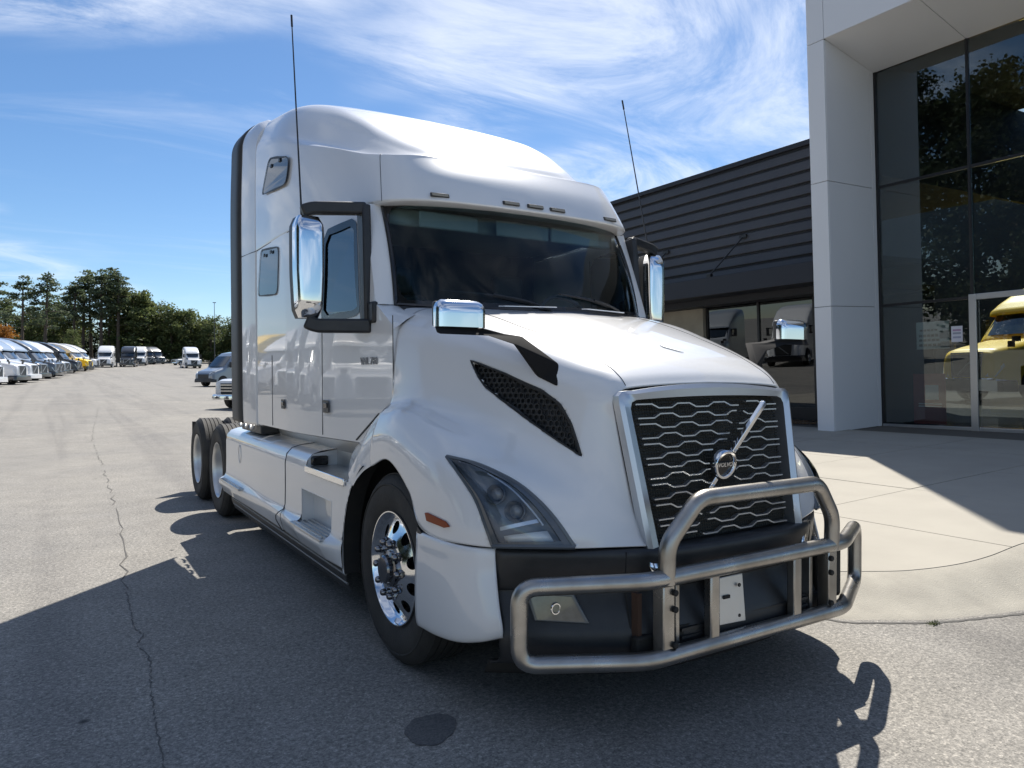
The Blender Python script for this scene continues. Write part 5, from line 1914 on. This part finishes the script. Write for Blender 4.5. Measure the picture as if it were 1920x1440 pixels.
def semi(name, label, loc, rz, body, nose=None, bumper='black', chrome=False, group=None, detail=True, cat='truck', mirrors=True):
    S = semi_meshes()
    r = thing(name, label, cat, loc, rz, group)
    b, nz = PAINTS[body], PAINTS[nose or body]
    omat(link('hood', S['hood'], None, r), nz)
    omat(link('cab', S['cab'], None, r), b)
    omat(link('roof_fairing', S['roof'], None, r), b)
    omat(link('fairing', S['fairing'], None, r), b)
    link('windshield', S['windshield'], CARGLASS, r)
    omat(link('grille', S['grille'], None, r), BLACKP)
    omat(link('grille_surround', S['surround'], None, r), CHROME if chrome else SATIN)
    omat(link('grille_bar', S['bar'], None, r), SATIN)
    omat(link('bumper', S['bumper'], None, r), CHROME if chrome else PAINTS[bumper])
    link('chassis', S['frame'], UNDER, r)
    for s in (1, -1):
        o = link('side_window', S['window'], CARGLASS, r)
        o.location.x = s * 1.15 - (.006)
        for key, m_ in (('headlight', WHITELENS), ('mirror', CHROME if chrome else BLACKP), ('hoodmirror', BLACKP), ('arch', UNDER)):
            if not mirrors and 'mirror' in key:
                continue
            o = link({'mirror': 'side_mirror', 'hoodmirror': 'hood_mirror', 'arch': 'wheel_arch'}.get(key, key), S[key], m_, r)
            o.scale.x = s
        for y in (1.28, 6.0, 7.3):
            t, rim = simple_wheel(WC, 'semi', .51, .30)
            w = link('wheel', t, RUBBER, r)
            w.location = (s * 1.22, y, .51)
            w.scale.x = s
            link('rim', rim, ALU, w)
    return r


ROW0, ROWD = Vector((-4.3, 68.2, 0)), Vector((9.1, 70.8, 0)).normalized()
RZ_ROW = math.atan2(.93, .37)
row = [  # step along the row, body, hood, label (nearest first)
    (-2, 'white', None, 'white semi truck cut by the left edge of the photo, nearest of the parked row'),
    (-1, 'white', None, 'white semi truck with white nose, second in the parked row from the left edge'),
    (0, 'bluegrey', 'white', 'pale blue roofed semi truck with white hood, third in the parked row'),
    (1, 'bluegrey', 'black', 'pale blue roofed semi truck with black hood in the parked row'),
    (2, 'grey', 'grey', 'dark grey semi truck between black hooded and white roofed trucks in the row'),
    (3, 'white', 'black', 'white roofed semi truck with black hood in the parked row'),
    (4, 'white', 'silver', 'white roofed semi truck with silver hood in the middle of the row'),
    (5, 'silver', 'silver', 'all silver semi truck just before the black one in the row'),
    (6, 'black', 'black', 'all black semi truck parked beside the yellow one in the row'),
    (7, 'yellow', 'yellow', 'yellow semi truck in the middle distance of the left parked row'),
    (8, 'white', 'yellow', 'white roofed semi truck with yellow hood right behind the yellow truck'),
    (9, 'white', None, 'white semi truck, third from the far end of the parked row'),
    (10, 'white', None, 'white semi truck, second from the far end of the parked row'),
    (11, 'white', None, 'white semi truck at the far end of the parked row'),
]
for k, body, nose, label in row:
    p = ROW0 + ROWD * (5.5 * k + random.uniform(-.5, .5)) + Vector((random.uniform(-.9, .6), 0, 0))
    semi('parked_semi_truck', label, (p.x, p.y, g_far(p.y)), RZ_ROW + random.uniform(-.07, .07), body, nose, group='semi trucks parked in the left row', bumper='white' if k in (-2, 0) else 'black')
for i, k in enumerate(range(-9, -2)):
    p = ROW0 + ROWD * 5.5 * k
    semi('parked_semi_truck', 'parked semi truck left of the photo, seen only mirrored in the white truck side', (p.x - 1.5, p.y, g_far(p.y)), RZ_ROW, ['white', 'white', 'silver', 'white', 'white', 'yellow', 'white'][i], None, group='semi trucks mirrored in the white truck side')
# trucks facing the camera at the end of the aisle


def ground(x, y):
    return Vector((x, y, g_far(y)))


for x, y, rz, body, lab in (
        (4.2, 136.0, -0.17, 'white', 'white semi truck facing the camera at the far end of the left row'),
        (8.0, 140.7, -0.174, 'black', 'black semi truck driving towards the camera at the end of the aisle'),
        (11.0, 153.0, -0.137, 'white', 'white semi truck half hidden behind the black truck at the aisle end'),
        (17.7, 132.2, 0.001, 'white', 'white semi truck facing the camera right of the aisle end'),
        (14.0, 162.9, 0.2, 'black', 'semi truck in the tree shade at the aisle end, coloured black for the shade'),  # black body colour stands in for the tree shade
        (16.5, 167.3, 0.388, 'grey', 'semi truck in the tree shade beside the silver pickup, coloured dark for the shade'),  # dark body colour stands in for the tree shade here too
):
    semi('distant_semi_truck', lab, ground(x, y), rz, body, group='semi trucks at the far end of the aisle')
# the yellow truck in the showroom
py = Vector((19.45, 7.15, .72))
semi('yellow_semi_truck', 'yellow semi truck with chrome bumper standing inside the glazed showroom', py, math.atan2(-.94, -.33), 'yellow', chrome=True)


def van(name, label, loc, rz, paint):
    r = thing(name, label, 'van', loc, rz)
    body = loft([(0, .80, .45, .88), (.05, .90, .40, 1.0), (.25, .98, .38, 1.16), (.70, 1.0, .38, 1.30), (1.05, 1.0, .38, 1.42), (1.9, .98, .38, 2.28), (2.3, .96, .38, 2.55), (3.0, .98, .38, 2.66), (5.7, .98, .38, 2.68), (5.9, .94, .40, 2.60)], pw=.22)
    body.build('body', paint, r, smooth=35)
    ws = [[Vector((x, 1.10 + .10 * x * x - .03, 1.50)), Vector((x * .92, 1.88 + .08 * x * x - .03, 2.29))] for x in [-.86 + 1.72 * k / 10 for k in range(11)]]
    MB().grid(ws).build('windshield', CARGLASS, r)
    MB().prism([(-.55, -.012, .62), (.55, -.012, .62), (.60, .0, .92), (-.60, .0, .92)], (0, .05, 0)).build('grille', BLACKP, r, smooth=0)
    loft([(-.05, .88, .34, .60), (.0, .95, .32, .62), (.35, 1.01, .32, .62)], pw=.3, sub=2).build('bumper', DARKP, r)
    for s in (1, -1):
        MB().prism([(s * .985, 1.55, 1.42), (s * .985, 2.45, 1.40), (s * .972, 2.45, 2.10), (s * .972, 2.02, 2.08)], (s * .02, 0, 0)).build('side_window', CARGLASS, r, smooth=0)
        MB().prism([(s * .64, .0, .92), (s * .88, .08, .95), (s * .99, .40, 1.10), (s * .90, .22, 1.12), (s * .70, .06, 1.02)], (s * .015, -.03, .01)).build('headlight', WHITELENS, r, smooth=0)
        m_ = MB().box((s * 1.04, 1.48, 1.45), (s * 1.24, 1.60, 1.85)).build('side_mirror', BLACKP, r, smooth=0, bevel=.03)
        MB().box((s * .95, 1.52, 1.50), (s * 1.06, 1.57, 1.56)).build('mirror_arm', BLACKP, m_, smooth=0)
        for y in (.95, 4.6):
            t, rim = simple_wheel(WC, 'van', .36, .22)
            w = link('wheel', t, RUBBER, r)
            w.location = (s * .995, y, .36)
            w.scale.x = s
            link('rim', rim, ALU, w)
            MB().add([(s * 1.003, y + .44 * math.cos(a), .40 + .42 * math.sin(a)) for a in [math.pi * k / 14 for k in range(15)]], [tuple(range(15))]).build('wheel_arch', UNDER, r, smooth=0)
    return r


def pickup(name, label, loc, rz, paint):
    r = thing(name, label, 'pickup', loc, rz)
    loft([(0, .86, .55, 1.02), (.04, .95, .50, 1.14), (.30, 1.0, .45, 1.22), (1.2, 1.0, .42, 1.26), (1.45, 1.0, .42, 1.27), (5.6, 1.0, .42, 1.25), (5.7, .98, .45, 1.22)], pw=.22).build('body', paint, r, smooth=35)
    loft([(1.40, .90, 1.2, 1.28), (2.1, .80, 1.2, 1.84), (2.5, .78, 1.2, 1.90), (3.4, .78, 1.2, 1.88), (3.75, .84, 1.2, 1.30)], pw=.2).build('cab', paint, r, smooth=35)
    ws = [[Vector((x, 1.38 + .08 * x * x, 1.30)), Vector((x * .88, 2.02 + .06 * x * x, 1.84))] for x in [-.80 + 1.6 * k / 10 for k in range(11)]]
    MB().grid(ws).build('windshield', CARGLASS, r)
    MB().prism([(-.62, -.03, .62), (.62, -.03, .62), (.66, .0, 1.04), (-.66, .0, 1.04)], (0, .06, 0)).build('grille', BLACKP, r, smooth=0)
    for k in range(3):
        MB().box((-.62, -.045, .72 + k * .12), (.62, -.02, .75 + k * .12)).build('grille_bar', CHROME, r, smooth=0)
    loft([(-.16, .90, .40, .60), (-.10, 1.0, .38, .62), (.12, 1.02, .38, .62)], pw=.25, sub=2).build('bumper', CHROME, r)
    for s in (1, -1):
        MB().prism([(s * .70, -.02, .80), (s * .96, .06, .82), (s * 1.0, .30, 1.05), (s * .72, .0, 1.05)], (s * .012, -.02, 0)).build('headlight', WHITELENS, r, smooth=0)
        MB().prism([(s * .90, 1.85, 1.32), (s * .90, 3.3, 1.32), (s * .80, 3.2, 1.78), (s * .80, 2.25, 1.80)], (s * .02, 0, .0)).build('side_window', CARGLASS, r, smooth=0)
        MB().box((s * 1.0, 1.75, 1.28), (s * 1.22, 1.90, 1.48)).build('side_mirror', CHROME, r, smooth=0, bevel=.03)
        for y in (.95, 4.5):
            t, rim = simple_wheel(WC, 'pickup', .40, .26)
            w = link('wheel', t, RUBBER, r)
            w.location = (s * 1.01, y, .40)
            w.scale.x = s
            link('rim', rim, ALU, w)
            MB().add([(s * 1.006, y + .50 * math.cos(a), .42 + .46 * math.sin(a)) for a in [math.pi * k / 14 for k in range(15)]], [tuple(range(15))]).build('wheel_arch', UNDER, r, smooth=0)
    return r


p = ground(3.3, 26.8)
pickup('pickup_truck', 'white pickup truck with chrome bumper peeking out behind the big white truck', p, math.atan2(-.80, .60), WHITE)
p = ground(6.6, 54.3)
van('delivery_van', 'blue grey high-roof van peeking out behind the white pickup', p, math.atan2(-.86, .50), PAINTS['vangrey'])
p = ground(17.7, 158.2)
pickup('silver_pickup', 'silver pickup truck parked by the trees at the end of the aisle', p, math.atan2(-.9, .4), PAINTS['silver'])
# ================================================================== trees


def leaf_material(name, c1, c2):
    m = bpy.data.materials.new(name)
    m.use_nodes = True
    t = m.node_tree
    p = t.nodes['Principled BSDF']
    p.inputs['Roughness'].default_value = .6
    p.inputs['Specular IOR Level'].default_value = .3
    co = t.nodes.new('ShaderNodeTexCoord')
    n = t.nodes.new('ShaderNodeTexNoise')
    n.inputs['Scale'].default_value = .8
    n.inputs['Detail'].default_value = 3
    t.links.new(co.outputs['Object'], n.inputs['Vector'])
    r = t.nodes.new('ShaderNodeValToRGB')
    r.color_ramp.elements[0].position = .35
    r.color_ramp.elements[0].color = (*c1, 1)
    r.color_ramp.elements[1].position = .68
    r.color_ramp.elements[1].color = (*c2, 1)
    t.links.new(n.outputs['Fac'], r.inputs[0])
    t.links.new(r.outputs[0], p.inputs['Base Color'])
    tr = t.nodes.new('ShaderNodeBsdfTranslucent')
    t.links.new(r.outputs[0], tr.inputs[0])
    mx = t.nodes.new('ShaderNodeMixShader')
    mx.inputs[0].default_value = .5
    o = t.nodes['Material Output']
    t.links.new(p.outputs[0], mx.inputs[1])
    t.links.new(tr.outputs[0], mx.inputs[2])
    t.links.new(mx.outputs[0], o.inputs['Surface'])
    return m


LEAF_PINE = leaf_material('pine_needles', (.062, .09, .050), (.15, .18, .095))
LEAF_OAK = leaf_material('broad_leaves', (.062, .095, .036), (.18, .20, .075))
LEAF_ORANGE = leaf_material('autumn_leaves', (.22, .09, .015), (.38, .17, .03))
LEAF_DARK = leaf_material('shade_tinted_leaves', (.022, .034, .017), (.055, .070, .032))  # darker copy of the leaf colours, with shade put into the colour
BARK = mat('bark', (.075, .058, .045), .95, var=.6, var_scale=6, var_col=(.13, .105, .085))


def tree_meshes(kind, seed, per_k=1.0, size_k=1.0):
    rnd = random.Random(seed)
    H = 1.0
    wood, leaf = MB(), MB()
    if kind == 'pine':
        Ht = 20.0
        lean = Vector((rnd.uniform(-.5, .5), rnd.uniform(-.5, .5), 0))
        trunk = [Vector((0, 0, -.5)), lean * .3 + Vector((0, 0, Ht * .35)), lean * .8 + Vector((0, 0, Ht * .7)), lean + Vector((0, 0, Ht * .97))]
        tp = cr(trunk, 14)
        wood.tube(tp, [.30 * (1 - i / 15) + .03 for i in range(14)], 7)
        start = rnd.uniform(.38, .52)
        clumps = []
        for k in range(26):
            t = start + (1 - start) * (k / 25) ** .9
            b = tp[min(13, int(t * 13))]
            a = k * 2.4 + rnd.uniform(-.5, .5)
            reach = (1.0 - ((t - start) / (1 - start)) ** 1.6) * 3.6 * rnd.uniform(.5, 1.15) + .5
            e = b + Vector((math.cos(a) * reach, math.sin(a) * reach, rnd.uniform(-.2, 1.0)))
            wood.tube([b, b.lerp(e, .5) + Vector((0, 0, .2)), e], [.07, .045, .015], 5)
            for q in (.55, .8, 1.0):
                clumps.append((b.lerp(e, q) + Vector((rnd.uniform(-.3, .3), rnd.uniform(-.3, .3), rnd.uniform(-.1, .4))), rnd.uniform(.6, 1.15)))
        per, sz, flat = 34, .30, .55
    else:
        Ht = 14.0
        tp = cr([Vector((0, 0, -.5)), Vector((rnd.uniform(-.3, .3), rnd.uniform(-.3, .3), Ht * .4)), Vector((rnd.uniform(-.6, .6), rnd.uniform(-.6, .6), Ht * .85))], 10)
        wood.tube(tp, [.32 * (1 - i / 11) + .03 for i in range(10)], 7)
        clumps = []
        for k in range(34):
            t = .16 + .84 * k / 33
            b = tp[min(9, int(t * 9))]
            a = k * 2.4 + rnd.uniform(-.6, .6)
            reach = (math.sin(math.pi * min(1, (t - .05) * .98)) ** .6) * 4.3 * rnd.uniform(.6, 1.1)
            e = b + Vector((math.cos(a) * reach, math.sin(a) * reach, rnd.uniform(0, 2.2)))
            wood.tube([b, b.lerp(e, .5) + Vector((0, 0, .3)), e], [.08, .05, .02], 5)
            for q in (.4, .65, .85, 1.0):
                clumps.append((b.lerp(e, q) + Vector((rnd.uniform(-.6, .6), rnd.uniform(-.6, .6), rnd.uniform(-.4, .6))), rnd.uniform(.8, 1.5)))
        per, sz, flat = 34, .36, .8
    per, sz = int(per * per_k), sz * size_k
    for c, r in clumps:
        for i in range(per):
            d = Vector((rnd.gauss(0, 1), rnd.gauss(0, 1), rnd.gauss(0, 1)))
            d = d.normalized() * r * rnd.uniform(.35, 1.05)
            d.z *= flat
            p = c + d
            u = Vector((rnd.gauss(0, 1), rnd.gauss(0, 1), rnd.gauss(0, .7))).normalized()
            v = u.cross(Vector((rnd.gauss(0, 1), rnd.gauss(0, 1), rnd.gauss(0, 1)))).normalized()
            s = sz * rnd.uniform(.6, 1.4)
            leaf.add([p - u * s * .6, p + v * s * .45, p + u * s * .7, p - v * s * .4], [(0, 1, 2, 3)])
    return wood.mesh('trunk', 40, weld=False), leaf.mesh('crown', 0, weld=False), Ht


VAR = {'pine': [tree_meshes('pine', k) for k in (1, 2, 3, 4)], 'oak': [tree_meshes('oak', k) for k in (11, 12, 13)],
       'fine_pine': [tree_meshes('pine', k, 4.5, .5) for k in (5, 6)], 'fine_oak': [tree_meshes('oak', 15, 4.5, .5)]}
for kd in VAR:
    for w_, l_, h_ in VAR[kd]:
        w_.materials.append(BARK)


def tree(name, label, loc, height, kind, i, group=None, leafmat=None, wide=1.0):
    w_, l_, h_ = VAR[kind][i % len(VAR[kind])]
    r = thing(name, label, 'tree', loc, random.uniform(0, 6.28), group)
    s = height / h_
    r.scale = (s * wide, s * wide, s)
    link('trunk', w_, None, r)
    omat(link('crown', l_, None, r), leafmat or (LEAF_PINE if 'pine' in kind else LEAF_OAK))
    return r


random.seed(21)
# the tree line behind the parked trucks
line = [  # x, y, height, kind, label, group
    (-15.5, 181.4, 17, 'pine', 'pine cut by the left edge of the photo', 'pines at the left edge'),
    (-13.8, 189.8, 18.5, 'pine', 'second pine from the left edge of the photo', 'pines at the left edge'),
    (-12.4, 205.5, 15, 'oak', 'low broadleaf tree, leftmost among the left pines', 'broadleaf trees among the left pines'),
    (-8.4, 177.0, 17.5, 'pine', 'slim pine with a bare trunk above the parked row near the left edge', None),
    (-7.2, 209.3, 13, 'oak', 'low broadleaf tree, second from left among the left pines', 'broadleaf trees among the left pines'),
    (-4.5, 176.9, 18.5, 'pine', 'tall loose pine just right of the slim bare-trunked pine', None),
    (-3.0, 204.3, 14, 'oak', 'low broadleaf tree, third from left among the left pines', 'broadleaf trees among the left pines'),
    (-0.7, 198.1, 16, 'oak', 'low broadleaf tree, fourth from left among the left pines', 'broadleaf trees among the left pines'),
    (0.9, 188.9, 17.5, 'pine', 'tall pine, leftmost in the high clump of the far tree line', 'tall pines of the far clump'),
    (2.8, 191.2, 19.5, 'pine', 'tall pine, second from left in the high clump of the far tree line', 'tall pines of the far clump'),
    (4.6, 194.8, 21, 'pine', 'tall pine, third from left in the high clump of the far tree line', 'tall pines of the far clump'),
    (6.2, 185.5, 20.5, 'pine', 'tall pine, fourth from left in the high clump of the far tree line', 'tall pines of the far clump'),
    (8.1, 190.2, 21.5, 'pine', 'tall pine, fifth from left in the high clump of the far tree line', 'tall pines of the far clump'),
    (9.5, 184.6, 20.5, 'pine', 'tall pine, sixth from left in the high clump of the far tree line', 'tall pines of the far clump'),
    (11.5, 190.5, 18, 'oak', 'broadleaf tree, leftmost on the right shoulder of the high clump', 'broadleaf trees beside the high clump'),
    (13.0, 187.2, 17.5, 'oak', 'broadleaf tree, second from left on the right shoulder of the high clump', 'broadleaf trees beside the high clump'),
    (15.1, 188.2, 17, 'oak', 'broadleaf tree, third from left on the right shoulder of the high clump', 'broadleaf trees beside the high clump'),
    (17.2, 191.6, 16, 'oak', 'broadleaf tree, fourth from left on the right shoulder of the high clump', 'broadleaf trees beside the high clump'),
    (19.6, 194.8, 12, 'oak', 'low broadleaf tree, leftmost in the right part of the far tree line', 'broadleaf trees in the low right part'),
    (20.6, 184.7, 14.0, 'oak', 'low broadleaf tree, second from left in the right part of the far tree line', 'broadleaf trees in the low right part'),
    (23.4, 190.1, 13.0, 'oak', 'low broadleaf tree, third from left in the right part of the far tree line', 'broadleaf trees in the low right part'),
    (24.3, 182.5, 13.5, 'oak', 'low broadleaf tree, fourth from left in the right part of the far tree line', 'broadleaf trees in the low right part'),
    (27.1, 185.4, 12.5, 'oak', 'low broadleaf tree, fifth from left in the right part of the far tree line', 'broadleaf trees in the low right part'),
    (28.5, 179.8, 11.5, 'oak', 'low broadleaf tree, sixth from left in the right part of the far tree line', 'broadleaf trees in the low right part'),
    (31.8, 184.8, 11.0, 'oak', 'low broadleaf tree, seventh from left in the right part of the far tree line', 'broadleaf trees in the low right part'),
    (33.6, 181.3, 11, 'oak', 'low broadleaf tree, eighth from left in the right part of the far tree line', 'broadleaf trees in the low right part'),
]
for i, (x, y, h, kind, lab, grp) in enumerate(line):
    tree('pine_tree' if kind == 'pine' else 'broadleaf_tree', lab, ground(x, y), h, kind, i * 3 + i // 2, grp, wide=1.35 if kind == 'pine' else 1.15)
# dense undergrowth closing the foot of the tree line
for k in range(24):
    t = (k + random.uniform(-.25, .25)) / 23
    p = ground(-18.1 + 54.4 * t + random.uniform(-3, 3), 226.7 + -34.1 * t + random.uniform(-5, 5))
    tree('understorey_tree', 'dark understorey tree filling the foot of the far tree line', p, random.uniform(7, 10), 'oak', k, 'understorey of the far tree line', LEAF_PINE, 1.7)
for k, (x, y) in enumerate([(36.8, 179.3), (40.6, 176.9), (44.4, 174.5), (48.2, 172.2), (52.6, 169.4), (57.0, 166.7), (61.3, 163.9), (66.2, 160.9), (71.1, 157.8)]):
    tree('broadleaf_tree', 'broadleaf tree of the far tree line hidden behind the big white truck', ground(x, y), random.uniform(10, 14), 'oak', k, 'trees hidden behind the big truck', None, 1.5)
tree('autumn_tree', 'small orange autumn tree above the trucks at the left edge', ground(-9.8, 140.1), 7.2, 'oak', 2, None, LEAF_ORANGE, 1.2)
tree('young_pine', 'small light green tree behind the yellow truck in the row', ground(0.1, 150.4), 7.0, 'oak', 1, None, LEAF_OAK, .7)
# trees across the lot, mirrored in the showroom glass
for k in range(10):
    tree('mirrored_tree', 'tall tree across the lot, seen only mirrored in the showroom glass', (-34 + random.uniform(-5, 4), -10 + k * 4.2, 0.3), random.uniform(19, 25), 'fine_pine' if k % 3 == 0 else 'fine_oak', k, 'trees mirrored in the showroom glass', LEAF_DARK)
# lamp post rising above the trees
lp = ground(19.6, 124.0)
L_ = thing('lamp_post', 'slim lamp post above the trees just left of the big truck', 'lamp post', lp)
MB().tube([(0, 0, -.3), (0, 0, 5), (0, 0, 11.0)], [.09, .06, .04], 8).build('pole', DARKP, L_)
MB().box((-.25, -.1, 10.95), (.25, .1, 11.05)).build('lamp_head', DARKP, L_, smooth=0)
